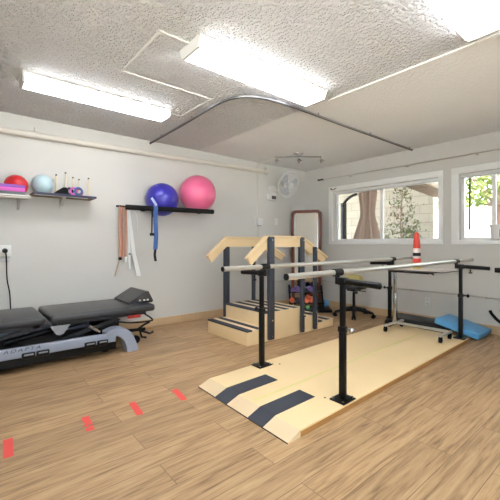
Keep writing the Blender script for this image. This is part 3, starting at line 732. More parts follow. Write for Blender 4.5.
# ------------------------------------------------------------------ parallel bars on their platform
P0 = Vector((1.397, 1.352, 0)); ax = Vector((0.9994, 0.033, 0)); bx_ = Vector((0.022, 1.0, 0))
PF = Matrix(((ax.x, bx_.x, 0, P0.x), (ax.y, bx_.y, 0, P0.y), (0, 0, 1, 0), (0, 0, 0, 1)))
def PW(u, v, z): return PF @ Vector((u, v, z))
pb = thing('parallel_bars', 'steel parallel bars on four black posts above a long maple platform', 'parallel bars', (2.9, 1.9, 0))
W_, LN, HT = 0.985, 3.06, 0.042
UB = 0.108
pl = MB(PF); pl.prism([(UB, 0, 0.002), (LN, 0, 0.002), (LN, 0, HT), (UB, 0, HT)], (0, W_, 0)); pf = pl.build('platform', 'maple2', pb, smooth=False)
ed = MB(PF); ed.prism([(UB, -0.003, 0.001), (LN, -0.003, 0.001), (LN, -0.003, HT - 0.010), (UB, -0.003, HT - 0.010)], (0, 0.003, 0)); ed.build('platform_edge', 'plyedge', pf, smooth=False)
rp = MB(PF); rp.prism([(0.0, 0, 0.0), (UB, 0, 0.0), (UB, 0, HT), (0.0, 0, 0.006)], (0, W_, 0)); rf_ = rp.build('ramp', 'ramp', pb, smooth=False)
lp = MB(PF); lp.box((-0.004, 0, 0), (0.0, W_, 0.006)); lp.build('ramp_lip', 'darkbrown', rf_, smooth=False)
for v0, v1 in ((0.215, 0.362), (0.598, 0.745)):
    g = MB(PF); g.prism([(0.0, v0, 0.0055), (UB, v0, HT), (0.505, v0, HT), (0.505, v0, HT + 0.003), (UB, v0, HT + 0.003), (0.0, v0, 0.0095)], (0, v1 - v0, 0)); g.build('grip_strip', 'grip', pb, smooth=False)
g = MB(PF); g.box((UB + 0.02, 0.445, HT), (LN - 0.05, 0.468, HT + 0.001)); g.build('centre_line', 'limeline', pb, smooth=False)
sc2 = MB(PF)
for u_, v_ in ((0.55, 0.16), (0.60, 0.12), (0.72, 0.88), (0.77, 0.84)): sc2.cyl((u_, v_, HT), (u_, v_, HT + 0.002), 0.008, n=10)
sc2.build('screw_head', 'darksteel', pf)
BH = 0.917
def post(u, v, s):
    """s = -1 when the arm points towards lower v"""
    m = MB(PF); m.box((u - 0.021, v - 0.021, HT + 0.008), (u + 0.021, v + 0.021, 0.53), 0.006); m.box((u - 0.017, v - 0.017, 0.53), (u + 0.017, v + 0.017, 0.86), 0.005)
    p = m.build('post', 'blackmetal', pb)
    MB(PF).box((u - 0.075, v - 0.06, HT), (u + 0.075, v + 0.06, HT + 0.010), 0.003).build('base_plate', 'blackmetal', p)
    b = MB(PF)
    for a_ in (-0.055, 0.055):
        for c_ in (-0.042, 0.042): b.cyl((u + a_, v + c_, HT + 0.01), (u + a_, v + c_, HT + 0.02), 0.009, n=6)
    b.build('anchor_bolt', 'chrome', p)
    MB(PF).box((u - 0.026, v - 0.026, 0.508), (u + 0.026, v + 0.026, 0.548), 0.006).build('height_collar', 'blackplastic', p)
    k = MB(PF); k.cyl((u, v + s * 0.03, 0.53), (u, v + s * 0.07, 0.53), 0.008, n=8); k.sphere((u, v + s * 0.075, 0.53), 0.020, 14, (1, 0.8, 1)); k.build('height_knob', 'chrome' if (s < 0 and u < 1) else 'blackplastic', p)
    ar = MB(PF); ar.cyl((u, v - s * 0.045, 0.862), (u, v + s * 0.28, 0.850), 0.021, n=18); ar.sphere((u, v + s * 0.282, 0.850), 0.0215, 16, (1, 0.4, 1)); ar.build('width_arm', 'blackmetal', p)
    MB(PF).box((u - 0.026, v - 0.034, 0.832), (u + 0.026, v + 0.034, 0.884), 0.009).build('arm_socket', 'blackplastic', p)
    k = MB(PF); k.cyl((u, v + s * 0.10, 0.832), (u, v + s * 0.10, 0.795), 0.008, n=8); k.cyl((u, v + s * 0.10, 0.80), (u, v + s * 0.10, 0.785), 0.018, n=10); k.build('arm_knob', 'blackplastic', p)
    cl = MB(PF); vb = v - s * 0.045
    cl.cyl((u, vb, 0.835), (u, vb, BH), 0.017, n=14); cl.cyl((u - 0.045, vb, BH), (u + 0.045, vb, BH), 0.0265, n=18); cl.build('bar_clamp', 'blackplastic', p)
UL, UR = 0.625, 2.985
VN, VF = 0.062, 0.925
post(UL, VN, -1); post(UR, VN, -1); post(UL, VF, 1); post(UR, VF, 1)
for vv in (VN + 0.045, VF - 0.045):
    us = 0.10 if vv < 0.5 else 0.165
    b = MB(PF).cyl((us, vv, BH), (3.53, vv, BH), 0.0195, n=24).build('hand_bar', 'brushed', pb)
    for ua, ub in ((us - 0.007, us + 0.002), (3.528, 3.537)): MB(PF).cyl((ua, vv, BH), (ub, vv, BH), 0.0205, n=20).build('end_cap', 'blackplastic', b)

# ------------------------------------------------------------------ red tape on the floor
for x_, y_, rot, lab, torn in ((0.195, 2.306, 0.03, 'red floor tape strip furthest from the platform ramp', 0), (0.602, 2.304, 0.06, 'red floor tape strip with torn scuffs, second from the photo edge', 1),
        (0.908, 2.306, 0.08, 'clean red floor tape strip between the torn strip and the ramp strip', 0), (1.238, 2.313, 0.10, 'red floor tape strip closest to the platform ramp', 0)):
    fr = Matrix.Translation((x_, y_, 0)) @ Matrix.Rotation(-rot - 0.04, 4, 'Z')
    t_ = MB(fr)
    if torn:
        t_.prism([(-0.023, -0.10, 0.0003), (0.023, -0.10, 0.0003), (0.023, -0.045, 0.0003), (0.004, -0.035, 0.0003), (-0.004, -0.055, 0.0003), (-0.023, -0.06, 0.0003)], (0, 0, 0.0007))
        t_.prism([(-0.023, -0.048, 0.0003), (-0.008, -0.04, 0.0003), (0.004, -0.02, 0.0003), (0.023, -0.032, 0.0003), (0.023, 0.10, 0.0003), (-0.023, 0.10, 0.0003), (-0.023, 0.02, 0.0003), (-0.012, 0.005, 0.0003), (-0.023, -0.01, 0.0003)], (0, 0, 0.0007))
    else:
        t_.box((-0.023, -0.105, 0.0003), (0.023, 0.105, 0.001))
    solo('floor_tape', t_, 'tape', lab, 'floor tape', 'red tape strips on the floor')

# ------------------------------------------------------------------ mirror and dumbbells in the corner
MC = Vector((4.745, 4.135, 0)); mrz = math.radians(-39.7 - 20)
mr = thing('standing_mirror', 'tall mirror in a rounded reddish brown wooden frame in the corner', 'mirror', MC, mrz)
FM = Matrix.Translation(MC) @ Matrix.Rotation(mrz, 4, 'Z')
hw, zt_, zb_ = 0.262, 1.72, 0.10
def rr_outline(h, z0, z1, r, y):
    P = [(-h, y, z0), (h, y, z0)]
    for i in range(9): a_ = PI / 2 * i / 8; P.append((h - r + r * math.cos(a_), y, z1 - r + r * math.sin(a_)))
    for i in range(9): a_ = PI / 2 + PI / 2 * i / 8; P.append((-h + r + r * math.cos(a_), y, z1 - r + r * math.sin(a_)))
    return P
o_, i_ = rr_outline(hw, zb_, zt_, 0.07, -0.05), rr_outline(hw - 0.048, zb_ + 0.05, zt_ - 0.05, 0.04, -0.05)
fr = MB(FM); n = len(o_)
V = [[fr.bm.verts.new(p) for p in o_], [fr.bm.verts.new(p) for p in i_], [fr.bm.verts.new((p[0], 0.05, p[2])) for p in o_], [fr.bm.verts.new((p[0], 0.05, p[2])) for p in i_]]
for j in range(n):
    k = (j + 1) % n
    fr.bm.faces.new((V[0][j], V[0][k], V[1][k], V[1][j])); fr.bm.faces.new((V[2][j], V[2][k], V[3][k], V[3][j]))
    fr.bm.faces.new((V[0][j], V[0][k], V[2][k], V[2][j])); fr.bm.faces.new((V[1][j], V[1][k], V[3][k], V[3][j]))
fr._done([v for q in V for v in q]); fr.build('frame', 'mahogany', mr)
gp = [(p[0], -0.02, p[2]) for p in rr_outline(hw - 0.046, zb_ + 0.048, zt_ - 0.048, 0.04, 0)]
MB(FM).prism(gp, (0, 0.004, 0)).build('mirror_glass', 'mirror', mr, smooth=False)
MB(FM).prism([(p[0], 0.03, p[2]) for p in gp], (0, 0.008, 0)).build('back_board', 'mahogany', mr, smooth=False)
for sx in (-1, 1):
    MB(FM).box((sx * 0.24 - 0.03, -0.13, 0.05), (sx * 0.24 + 0.03, 0.13, 0.10), 0.01).build('foot', 'mahogany', mr)
    for yy in (-0.10, 0.10): MB(FM).cyl((sx * 0.24 - 0.012, yy, 0.025), (sx * 0.24 + 0.012, yy, 0.025), 0.025, n=14).build('caster', 'blackrubber', mr)

RC = Vector((4.44, 3.885, 0)); rrz = math.radians(-39.7)
RM = Matrix.Translation(RC) @ Matrix.Rotation(rrz, 4, 'Z')
dr = thing('dumbbell_rack', 'black two tier dumbbell rack on the floor in front of the mirror', 'dumbbell rack', RC, rrz)
b = MB(RM); b.box((-0.40, -0.19, 0.0), (0.40, -0.14, 0.05), 0.006).box((-0.40, 0.10, 0.0), (0.40, 0.15, 0.05), 0.006)
b.box((-0.40, -0.14, 0.0), (-0.35, 0.10, 0.05), 0.006).box((0.35, -0.14, 0.0), (0.40, 0.10, 0.05), 0.006); b.build('base_frame', 'blackmetal', dr)
for sx in (-1, 1):
    MB(RM).prism([(sx * 0.27 - 0.015, -0.16, 0.05), (sx * 0.27 - 0.015, -0.10, 0.05), (sx * 0.27 - 0.015, 0.12, 0.42), (sx * 0.27 - 0.015, 0.06, 0.42)], (0.03, 0, 0)).build('upright', 'blackmetal', dr)
tl = lambda y, z: MB(RM).box((-0.29, y - 0.075, z), (0.29, y + 0.075, z + 0.015), 0.003, rot=None)
tl(-0.06, 0.135).build('lower_shelf', 'blackmetal', dr); tl(0.055, 0.295).build('upper_shelf', 'blackmetal', dr)
MB(RM).box((-0.33, -0.13, 0.03), (0.33, 0.10, 0.06)).build('base_tray', 'blackplastic', dr)
def dumbbell(x, y, z, r, m, label, L=0.15):
    t = thing('dumbbell', label, 'dumbbell', tuple(RM @ Vector((x, y, z))), rrz, 'dumbbells on the corner rack')
    for s in (-1, 1): MB(RM).cyl((x, y + s * L / 2 - 0.028, z + r), (x, y + s * L / 2 + 0.028, z + r), r, r, 6 if m in ('d_navy',) else 10).build('head', m, t)
    MB(RM).cyl((x, y - L / 2, z + r), (x, y + L / 2, z + r), 0.015, n=10).build('handle', m, t)
zu, zl = 0.311, 0.151
for x_, r_, m_, lab in ((-0.225, 0.034, 'd_purple', 'purple dumbbell at the upper shelf end nearest the stairs'), (-0.13, 0.045, 'd_purple', 'purple dumbbell second along the upper shelf'), (-0.02, 0.045, 'd_navy', 'black dumbbell second of the upper shelf black ones'),
      (0.08, 0.045, 'd_purple', 'purple dumbbell between the black ones at the upper shelf end'), (0.175, 0.036, 'd_navy', 'black dumbbell at the upper shelf end towards the stool')):
    dumbbell(x_, 0.055, zu, r_, m_, lab)
for x_, r_, m_, lab in ((-0.245, 0.040, 'd_orange', 'orange dumbbell at the lower shelf end nearest the stairs'), (-0.155, 0.034, 'd_navy', 'black dumbbell beside the lone orange one on the lower shelf'), (-0.085, 0.030, 'd_red', 'dark red dumbbell on the lower shelf'),
      (-0.01, 0.036, 'd_orange', 'orange dumbbell in the middle of the lower shelf'), (0.075, 0.040, 'd_orange', 'orange dumbbell beside the black one at the lower shelf end'), (0.165, 0.036, 'd_navy', 'black dumbbell at the lower shelf end towards the stool')):
    dumbbell(x_, -0.06, zl, r_, m_, lab)
dumbbell(0.03, -0.10, zl + 0.0805, 0.022, 'd_orange', 'small orange dumbbell stacked on the orange lower row', 0.10)
solo('grip_ball', MB().sphere(tuple(RM @ Vector((0.005, -0.163, 0.085))), 0.034, 18), 'd_green', 'small lime green ball at the front of the dumbbell rack', 'ball')
solo('grip_ball', MB().sphere(tuple(RM @ Vector((0.33, -0.02, 0.125))), 0.065, 20), 'd_blue', 'blue ball at the rack end under the mirror frame', 'ball')

# ------------------------------------------------------------------ rolling stool
SC = (4.66, 3.10)
sl = thing('rolling_stool', 'black rolling stool on a five star base behind the bars', 'stool', (SC[0], SC[1], 0))
for k in range(5):
    a_ = math.radians(-75 + 72 * k); dx, dy = math.cos(a_), math.sin(a_)
    lg = MB().tube([(SC[0] + dx * 0.03, SC[1] + dy * 0.03, 0.12), (SC[0] + dx * 0.18, SC[1] + dy * 0.18, 0.095), (SC[0] + dx * 0.29, SC[1] + dy * 0.29, 0.07)], [0.034, 0.026, 0.02], 10).build('leg', 'blackplastic', sl)
    cx_, cy_ = SC[0] + dx * 0.295, SC[1] + dy * 0.295
    c = MB()
    for s in (-0.018, 0.018): c.cyl((cx_ - dy * (s - 0.01), cy_ + dx * (s - 0.01), 0.028), (cx_ - dy * (s + 0.01), cy_ + dx * (s + 0.01), 0.028), 0.028, n=14)
    c.cyl((cx_, cy_, 0.03), (cx_, cy_, 0.075), 0.01, n=8); c.build('caster', 'blackrubber', lg)
MB().cyl((SC[0], SC[1], 0.08), (SC[0], SC[1], 0.16), 0.045, 0.035, 16).build('hub', 'blackplastic', sl)
MB().cyl((SC[0], SC[1], 0.15), (SC[0], SC[1], 0.41), 0.022, n=14).build('gas_column', 'blackmetal', sl)
MB().box((SC[0] - 0.09, SC[1] - 0.07, 0.395), (SC[0] + 0.09, SC[1] + 0.07, 0.425), 0.008).build('seat_plate', 'blackmetal', sl)
MB().tube([(SC[0], SC[1], 0.40), (SC[0] + 0.09, SC[1] - 0.15, 0.39)], 0.007).build('height_lever', 'blackmetal', sl)
MB().lathe((SC[0], SC[1], 0), [(0.14, 0.425), (0.185, 0.435), (0.195, 0.455), (0.185, 0.480), (0.15, 0.490), (0.001, 0.492)], 32).build('seat', 'blackmat', sl)
yb = MB(); yb.lathe((SC[0] + 0.01, SC[1] + 0.01, 0), [(0.09, 0.493), (0.135, 0.515), (0.148, 0.56), (0.13, 0.61), (0.08, 0.64), (0.001, 0.648)], 28)
solo('round_cushion', yb, 'yellowpad', 'mottled yellow round cushion on the rolling stool', 'cushion')

# ------------------------------------------------------------------ overbed table with the cone
ob = thing('overbed_table', 'rolling overbed table with chrome column and H base beyond the bars', 'overbed table', (4.25, 1.9, HT))
zl_ = HT + 0.065
BXA, BXB = 3.97, 4.43; YNr, YFr = 1.575, 2.21
for y_ in (YNr, YFr):
    xe = BXB if y_ == YFr else 4.275
    l = MB().box((BXA, y_ - 0.017, zl_), (xe, y_ + 0.017, zl_ + 0.026), 0.006).build('base_leg', 'brushed', ob)
    for x_ in (BXA + 0.02, xe - 0.035):
        c = MB(); c.cyl((x_, y_ - 0.012, HT + 0.030), (x_, y_ + 0.012, HT + 0.030), 0.030, n=16); c.box((x_ - 0.014, y_ - 0.018, HT + 0.03), (x_ + 0.014, y_ + 0.018, zl_ + 0.002), 0.004); c.build('caster', 'blackrubber', l)
MB().box((4.21, YNr + 0.0, zl_ + 0.002), (4.25, YFr, zl_ + 0.03), 0.006).build('cross_rail', 'brushed', ob)
MB().box((4.205, YFr - 0.02, zl_ + 0.02), (4.255, YFr + 0.025, 0.50), 0.006).build('column', 'chrome', ob)
MB().box((4.212, YFr - 0.012, 0.50), (4.248, YFr + 0.018, 0.793), 0.004).build('inner_column', 'chrome', ob)
MB().box((4.10, 1.75, 0.767), (4.36, YFr + 0.03, 0.793), 0.004).build('top_support', 'blackmetal', ob)
tp = MB(); tp.box((4.05, 1.57, 0.793), (4.47, 2.33, 0.811), 0.008, 3); tp_ = tp.build('table_top', 'shelfwhite', ob)
tp = MB(); tp.box((4.046, 1.566, 0.795), (4.474, 2.334, 0.804), 0.004, 3); tp.build('edge_band', 'darksteel', tp_)
MB().tube([(4.17, 1.76, 0.780), (4.12, 1.70, 0.765)], 0.008).build('height_lever', 'blackplastic', ob)
cn = thing('marker_cone', 'tall orange cone with white and black bands on the overbed table', 'cone', (4.36, 2.0, 0.8115))
cc = (4.36, 2.0, 0.8115)
def band(z0, z1, r0, r1, m, nm): MB().lathe(cc, [(r0, z0), (r1, z1)], 24).build(nm, m, cn)
band(0.0, 0.035, 0.052, 0.050, 'cone_y', 'yellow_base'); band(0.035, 0.07, 0.048, 0.047, 'cone_w', 'white_band'); band(0.07, 0.125, 0.047, 0.046, 'cone_o', 'lower_body')
band(0.125, 0.155, 0.046, 0.0455, 'cone_w', 'white_band'); band(0.155, 0.195, 0.046, 0.0455, 'blackplastic', 'black_band'); band(0.195, 0.25, 0.0452, 0.043, 'cone_w', 'white_band')
MB().lathe(cc, [(0.043, 0.25), (0.036, 0.36), (0.026, 0.435), (0.016, 0.448), (0.001, 0.451)], 24).build('tip', 'cone_o', cn)

# floor mats by the window wall
solo('floor_mat', MB().box((4.60, 1.78, 0), (5.0, 2.55, 0.100), 0.03, 4), 'blackmat', 'black vinyl floor cushion lying against the window wall', 'mat')
bl = thing('foam_mat', 'thick blue vinyl foam mat leaning on the black cushion', 'mat', (4.75, 1.6, 0))
th_ = math.atan2(0.108, 0.46)
Rm = Matrix.Rotation(-th_, 4, 'X')
# slab: runs from low end (Y 1.36) up over the black cushion
sl0 = Vector((4.755, 1.385, 0.012))
BF = Matrix.Translation(sl0) @ Matrix.Rotation(th_, 4, 'X')
MB(BF).box((-0.215, 0, 0.0), (0.215, 0.50, 0.072), 0.014, 3).build('mat_body', 'bluemat', bl)
solo('medicine_ball', MB().sphere((4.268, 2.318, HT + 0.0525), 0.052, 28), 'blackplastic', 'small shiny black ball on the bars platform beside the far post', 'ball')

# ------------------------------------------------------------------ exercise machine at the photo's edge
em = thing('exercise_machine', 'exercise machine with black foam grip and bent handle at the photo edge', 'exercise machine', (4.55, 0.75, 0))
MB().box((4.15, 0.55, 0.0), (4.95, 0.63, 0.06), 0.015).build('floor_beam', 'exgrey', em)
MB().box((4.2, 0.30, 0.0), (4.27, 0.95, 0.05), 0.012).build('cross_foot', 'blackmetal', em)
MB().box((4.85, 0.30, 0.0), (4.92, 0.95, 0.05), 0.012).build('cross_foot', 'blackmetal', em)
MB().tube([(4.55, 0.59, 0.05), (4.58, 0.62, 0.5), (4.60, 0.66, 0.84)], 0.035, 14).build('mast', 'exgrey', em)
MB().box((4.40, 0.55, 0.08), (4.72, 1.00, 0.34), 0.06, 4).build('flywheel_housing', 'exgrey', em)
MB().tube([(4.60, 0.66, 0.84), (4.58, 0.90, 0.83), (4.55, 1.06, 0.828)], 0.016, 10).build('handle_arm', 'blackmetal', em)
MB().tube([(4.57, 0.98, 0.829), (4.545, 1.225, 0.826)], 0.028, 14).build('foam_grip', 'foam', em)
MB().tube(catmull([(4.545, 1.272, 0.372), (4.548, 1.255, 0.335), (4.555, 1.205, 0.275), (4.56, 1.15, 0.24), (4.57, 1.08, 0.22), (4.58, 0.98, 0.21)]), 0.016, 10).build('bent_handle', 'blackrubber', em)
MB().cyl((4.56, 0.99, 0.32), (4.56, 1.165, 0.415), 0.04, n=18).build('tension_knob', 'blackplastic', em)

# ------------------------------------------------------------------ curtain rod, blinds, sill bucket
rd = thing('curtain_rod', 'thin bare curtain rod running above both windows', 'curtain rod', (XW, 2.5, 2.27))
MB().tube([(XW - 0.06, 3.96, 2.275), (XW - 0.06, 0.1, 2.26)], 0.0085, 8).build('rod', 'rod', rd)
for y_ in (3.42, 2.45, 1.55, 0.6):
    MB().box((XW - 0.065, y_ - 0.008, 2.25), (XW, y_ + 0.008, 2.264), 0.002).build('rod_bracket', 'rod', rd)
fi = MB()
for k in range(4): fi.sphere((XW - 0.06, 3.97 + 0.034 * k, 2.275 + 0.006 * (k % 2)), 0.017, 10)
fi.build('finial', 'darkbrown', rd)
def blind(y0, y1, label):
    t = thing('roller_blind', label, 'blind', (XW + 0.05, (y0 + y1) / 2, AZ1), 0, 'raised blinds in the windows')
    MB().box((XW + 0.02, y0 + 0.012, AZ1 - 0.04), (XW + 0.07, y1 - 0.012, AZ1 - 0.002), 0.006).build('headrail', 'trimwhite', t)
    MB().box((XW + 0.03, y0 + 0.02, AZ1 - 0.058), (XW + 0.06, y1 - 0.02, AZ1 - 0.042), 0.004).build('bottom_rail', 'palegrey', t)
    return t
blind(A0, A1, 'raised white blind at the top of the window facing the patio')
t2 = blind(B0, B1, 'raised white blind with a brown wand in the bright window')
MB().cyl((XW + 0.05, 1.655, 1.99), (XW + 0.05, 1.66, 1.30), 0.010, n=10).build('tilt_wand', 'darkbrown', t2)
hkx = thing('blind_hook', 'small dark bent hook at the corner of the patio window frame', 'hook', (XW - 0.03, 3.78, 2.09))
MB().tube(catmull([(XW - 0.025, 3.82, 2.085), (XW - 0.045, 3.78, 2.07), (XW - 0.04, 3.74, 2.075), (XW - 0.03, 3.70, 2.10)]), 0.006, 8).build('hook_wire', 'darkbrown', hkx)
MB().sphere((XW - 0.025, 3.815, 2.09), 0.016, 12).build('hook_mount', 'redplastic', hkx)
bu = thing('plastic_bucket', 'white plastic tub with blue label on the bright window sill', 'bucket', (XW + 0.01, 1.345, AZ0 + 0.007))
bc = (XW + 0.005, 1.335, AZ0 + 0.007)
MB().lathe(bc, [(0.068, 0), (0.078, 0.15), (0.084, 0.152), (0.084, 0.165)], 28).build('tub', 'whiteplastic', bu)
MB().lathe(bc, [(0.088, 0.158), (0.088, 0.178), (0.080, 0.181), (0.001, 0.181)], 28).build('lid', 'whiteplastic', bu)
lb = MB(); n = 14
ring0 = []
for i in range(n + 1):
    a_ = math.radians(205 + 55 * i / n)
    ring0.append((math.cos(a_), math.sin(a_)))
vs = [[lb.bm.verts.new(Vector(bc) + Vector((c * r_, s_ * r_, z_))) for c, s_ in ring0] for r_, z_ in ((0.0745, 0.03), (0.0795, 0.125), (0.0765, 0.125), (0.0715, 0.03))]
for k in range(4):
    for i in range(n): lb.bm.faces.new((vs[k][i], vs[k][i + 1], vs[(k + 1) % 4][i + 1], vs[(k + 1) % 4][i]))
lb.build('label_band', 'bucketlabel', bu)

# ------------------------------------------------------------------ outside
struct('ground', MB().box((-14, -14, -0.2), (XW + WT, 16, -0.1)), 'concrete')
struct('ground_patio', MB().box((XW + WT, -14, -0.2), (22, 16, -0.1)), 'darkground')
struct('wall_patio', MB().box((8.0, 3.30, -0.1), (8.2, 9.0, 2.55)), 'block')
ev = thing('patio_eave', 'sloping brown and white timber eave by the block wall end outside', 'eave', (7.1, 3.1, 2.2))
MB().prism([(6.2, 2.95, 2.26), (7.95, 2.95, 2.12), (7.95, 2.95, 2.17), (6.2, 2.95, 2.31)], (0, 0.30, 0)).build('timber_beam', 'eave', ev, smooth=False)
MB().prism([(6.2, 2.90, 2.31), (7.95, 2.90, 2.17), (7.95, 2.90, 2.26), (6.2, 2.90, 2.40)], (0, 0.36, 0)).build('fascia_board', 'eavewhite', ev, smooth=False)
aw = thing('added_shade_roof', 'awning added out of view to shade the patio', 'sunblocker', (6.4, 0, 2.5))  # unseen roof added to keep sun off the patio and block wall
MB().box((XW + WT, -6.0, 2.52), (7.6, 3.28, 2.57)).box((XW + WT, 3.28, 2.52), (7.99, 9.5, 2.57)).build('shade_slab', 'eave', aw, smooth=False)
for yy in (-5.9, -3.0, 0.0): MB().box((7.5, yy, -0.1), (7.6, yy + 0.1, 2.52)).build('shade_post', 'eavewhite', aw, smooth=False)
gz = thing('gazebo_frame', 'black arched gazebo post outside the patio window', 'gazebo', (6.0, 4.23, -0.1))
MB().box((5.96, 4.20, -0.1), (6.06, 4.28, 1.95), 0.008).build('post', 'blackmetal', gz)
MB().tube(catmull([(6.01, 4.24, 1.90), (6.01, 4.21, 1.97), (6.03, 4.14, 2.04), (6.06, 4.06, 2.09), (6.10, 3.98, 2.12)]), 0.03, 8).build('arch', 'blackmetal', gz)
# pleated curtain, tied in the middle
ct = thing('outdoor_curtain', 'taupe curtain tied at the middle outside the patio window', 'curtain', (6.2, 3.83, 0))
cx0, cy0 = 6.25, 3.84
def pleats(z0, z1, prof, name, m):
    q = MB(); n = 72; R = []; steps = 14
    for i in range(steps + 1):
        z = z0 + (z1 - z0) * i / steps; wv = prof(i / steps)
        row = []
        for j in range(n):
            a_ = 2 * PI * j / n; k = 1 + 0.12 * math.sin(9 * a_) + 0.05 * math.sin(17 * a_ + 1)
            row.append(q.bm.verts.new((cx0 + R_.x * wv * k * math.cos(a_) - F_.x * 0.5 * wv * k * math.sin(a_), cy0 + R_.y * wv * k * math.cos(a_) - F_.y * 0.5 * wv * k * math.sin(a_), z)))
        R.append(row)
    for i in range(steps):
        for j in range(n): q.bm.faces.new((R[i][j], R[i][(j + 1) % n], R[i + 1][(j + 1) % n], R[i + 1][j]))
    q.bm.faces.new(R[0][::-1]); q.bm.faces.new(R[-1])
    q.build(name, m, ct)
pleats(1.70, 2.40, lambda t: 0.125 + 0.045 * min(1, t * 1.6), 'upper_drape', 'curtain')
pleats(0.1, 1.70, lambda t: min(0.30, 0.125 + 0.46 * (1 - t)), 'lower_drape', 'curtain')
pleats(1.67, 1.73, lambda t: 0.138, 'tie_band', 'curtain')

def leaves(q, centers, n, spread, size, rnd):
    for _ in range(n):
        c = rnd.choice(centers)
        p = Vector(c) + Vector((rnd.gauss(0, spread), rnd.gauss(0, spread), rnd.gauss(0, spread)))
        m = Matrix.Translation(p) @ Euler((rnd.uniform(0, 6.3), rnd.uniform(0, 6.3), rnd.uniform(0, 6.3))).to_matrix().to_4x4()
        L = size * rnd.uniform(0.6, 1.3)
        vs = [q.bm.verts.new(m @ Vector(v)) for v in ((0, 0, 0), (L * 0.35, L * 0.28, 0.1 * L), (L, 0, 0), (L * 0.35, -L * 0.28, 0.1 * L))]
        q.bm.faces.new(vs)
rnd = random.Random(3)
sh = thing('patio_sapling', 'slender sapling with sparse leaves in front of the block wall', 'sapling', (6.9, 3.46, -0.1))
sm = MB(); bxs, bys = 6.9, 3.46
trunk = catmull([(bxs, bys, -0.1), (bxs + 0.01, bys, 0.8), (bxs - 0.02, bys + 0.02, 1.5), (bxs, bys, 2.2)], 5)
sm.tube([tuple(p) for p in trunk], [0.022 - 0.016 * i / (len(trunk) - 1) for i in range(len(trunk))], 8)
cent = []
for k in range(26):
    z = 0.5 + 1.6 * k / 25; a_ = k * 2.4; L = 0.42 * (1 - (z - 0.5) / 2.0) + 0.06
    e_ = Vector((bxs + R_.x * L * math.cos(a_) * 1.0 + F_.x * 0.4 * L * math.sin(a_), bys + R_.y * L * math.cos(a_) + F_.y * 0.4 * L * math.sin(a_), z + 0.16))
    sm.tube([(bxs, bys, z), tuple((Vector((bxs, bys, z)) + e_) / 2 + Vector((0, 0, 0.02))), tuple(e_)], [0.007, 0.005, 0.003], 5)
    cent += [tuple(e_), tuple((Vector((bxs, bys, z)) + e_ * 2) / 3)]
sm.build('stem', 'bark', sh)
lm_ = MB(); leaves(lm_, cent, 620, 0.06, 0.06, rnd); lm_.build('foliage', 'leaf', sh, smooth=False)
bs2 = thing('patio_shrub', 'low bushy shrub behind the patio window sill', 'shrub', (6.9, 3.05, -0.1))
cent = [(6.9 + rnd.uniform(-0.25, 0.25), 3.2 + rnd.uniform(-0.45, 0.6), rnd.uniform(0.6, 1.45)) for _ in range(16)]
sm = MB()
for c in cent: sm.tube([(6.9, 3.2, -0.1), (6.9 + (c[0] - 6.9) * 0.5, 3.2 + (c[1] - 3.2) * 0.5, c[2] * 0.55), c], [0.016, 0.01, 0.004], 5)
sm.build('branches', 'bark', bs2)
lm_ = MB(); leaves(lm_, cent, 700, 0.09, 0.065, rnd); lm_.build('foliage', 'leaf', bs2, smooth=False)

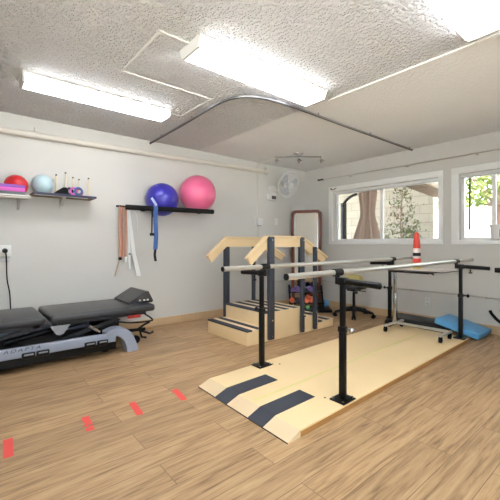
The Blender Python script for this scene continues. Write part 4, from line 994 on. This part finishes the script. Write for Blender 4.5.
fe = thing('garden_fence', 'white board fence beyond the patio', 'fence', (12.2, 3, -0.1))
q = MB()
for k in range(70): q.box((12.2, -3.0 + 0.16 * k, -0.05), (12.225, -3.0 + 0.16 * k + 0.157, 2.25))
q.build('fence_boards', 'fence', fe, smooth=False)
for k in range(6): MB().box((12.225, -3.0 + 2.2 * k, -0.1), (12.32, -2.9 + 2.2 * k, 2.3)).build('fence_post', 'fence', fe, smooth=False)
def tree(x, y, h, label, n, rad):
    t = thing('garden_tree', label, 'tree', (x, y, -0.1), 0, 'trees beyond the white fence')
    tr_ = MB(); tr_.tube([(x, y, -0.1), (x + 0.1, y, h * 0.4), (x, y + 0.1, h * 0.75)], [0.13, 0.09, 0.04], 10)
    cs = []
    for k in range(34):
        c = (x + rnd.uniform(-1, 1) * rad, y + rnd.uniform(-1, 1) * rad, h * rnd.uniform(0.40, 1.0)); cs.append(c)
        if k % 2 == 0: tr_.tube([(x + 0.05, y, h * 0.42), ((x + c[0]) / 2, (y + c[1]) / 2, (h * 0.45 + c[2]) / 2), c], [0.045, 0.03, 0.012], 6)
    tr_.build('trunk', 'bark', t)
    f_ = MB(); leaves(f_, cs, n, 0.32, 0.22, rnd); f_.build('crown', 'leafy', t, smooth=False)
tree(13.5, 3.5, 5.2, 'leafy sunlit tree seen through the brighter window', 2300, 1.4)
tree(14.6, 6.3, 5.0, 'leafy sunlit tree beyond the block wall corner', 2000, 1.3)
tree(14.2, -0.4, 5.4, 'leafy sunlit tree behind the red brown shed', 1300, 1.5)
sd = thing('garden_shed', 'red brown clad shed seen behind the tub on the sill', 'shed', (9.5, 2.0, -0.1))
MB().box((9.4, 0.6, -0.1), (10.8, 2.60, 2.0)).build('shed_walls', 'shed', sd, smooth=False)
MB().box((9.3, 0.5, 2.0), (10.9, 2.66, 2.08)).build('shed_roof', 'eave', sd, smooth=False)

# ------------------------------------------------------------------ daylight
wo_ = D.worlds.new('daylight'); scene.world = wo_; wo_.use_nodes = True
bg = wo_.node_tree.nodes['Background']; bg.inputs['Color'].default_value = (0.80, 0.90, 1.0, 1); bg.inputs['Strength'].default_value = 1.9
sn = D.lights.new('sun', 'SUN'); sn.energy = 30.0; sn.angle = 0.02; sn.color = (1, 0.985, 0.97)
so = D.objects.new('sun', sn); COL.objects.link(so)
so.rotation_euler = Vector((0.0, 0.70, -0.71)).to_track_quat('-Z', 'Y').to_euler()

# ------------------------------------------------------------------ camera
cam = D.cameras.new('camera'); co = D.objects.new('camera', cam); COL.objects.link(co)
cam.sensor_width = 36; cam.lens = 346.96 / 500 * 36; cam.shift_y = -0.012
cam.clip_start = 0.02
yaw = math.radians(50.305)
co.location = (0, 0, 1.1154); co.rotation_euler = (PI / 2, 0, PI / 2 - yaw - PI / 2 + 0)
fdir = Vector((math.cos(yaw), math.sin(yaw), 0)); co.rotation_euler = fdir.to_track_quat('-Z', 'Y').to_euler()
scene.camera = co
vs_ = scene.view_settings
vs_.view_transform = 'Standard'; vs_.look = 'None'; vs_.gamma = 1.0; vs_.use_curve_mapping = False; vs_.exposure = 2.4
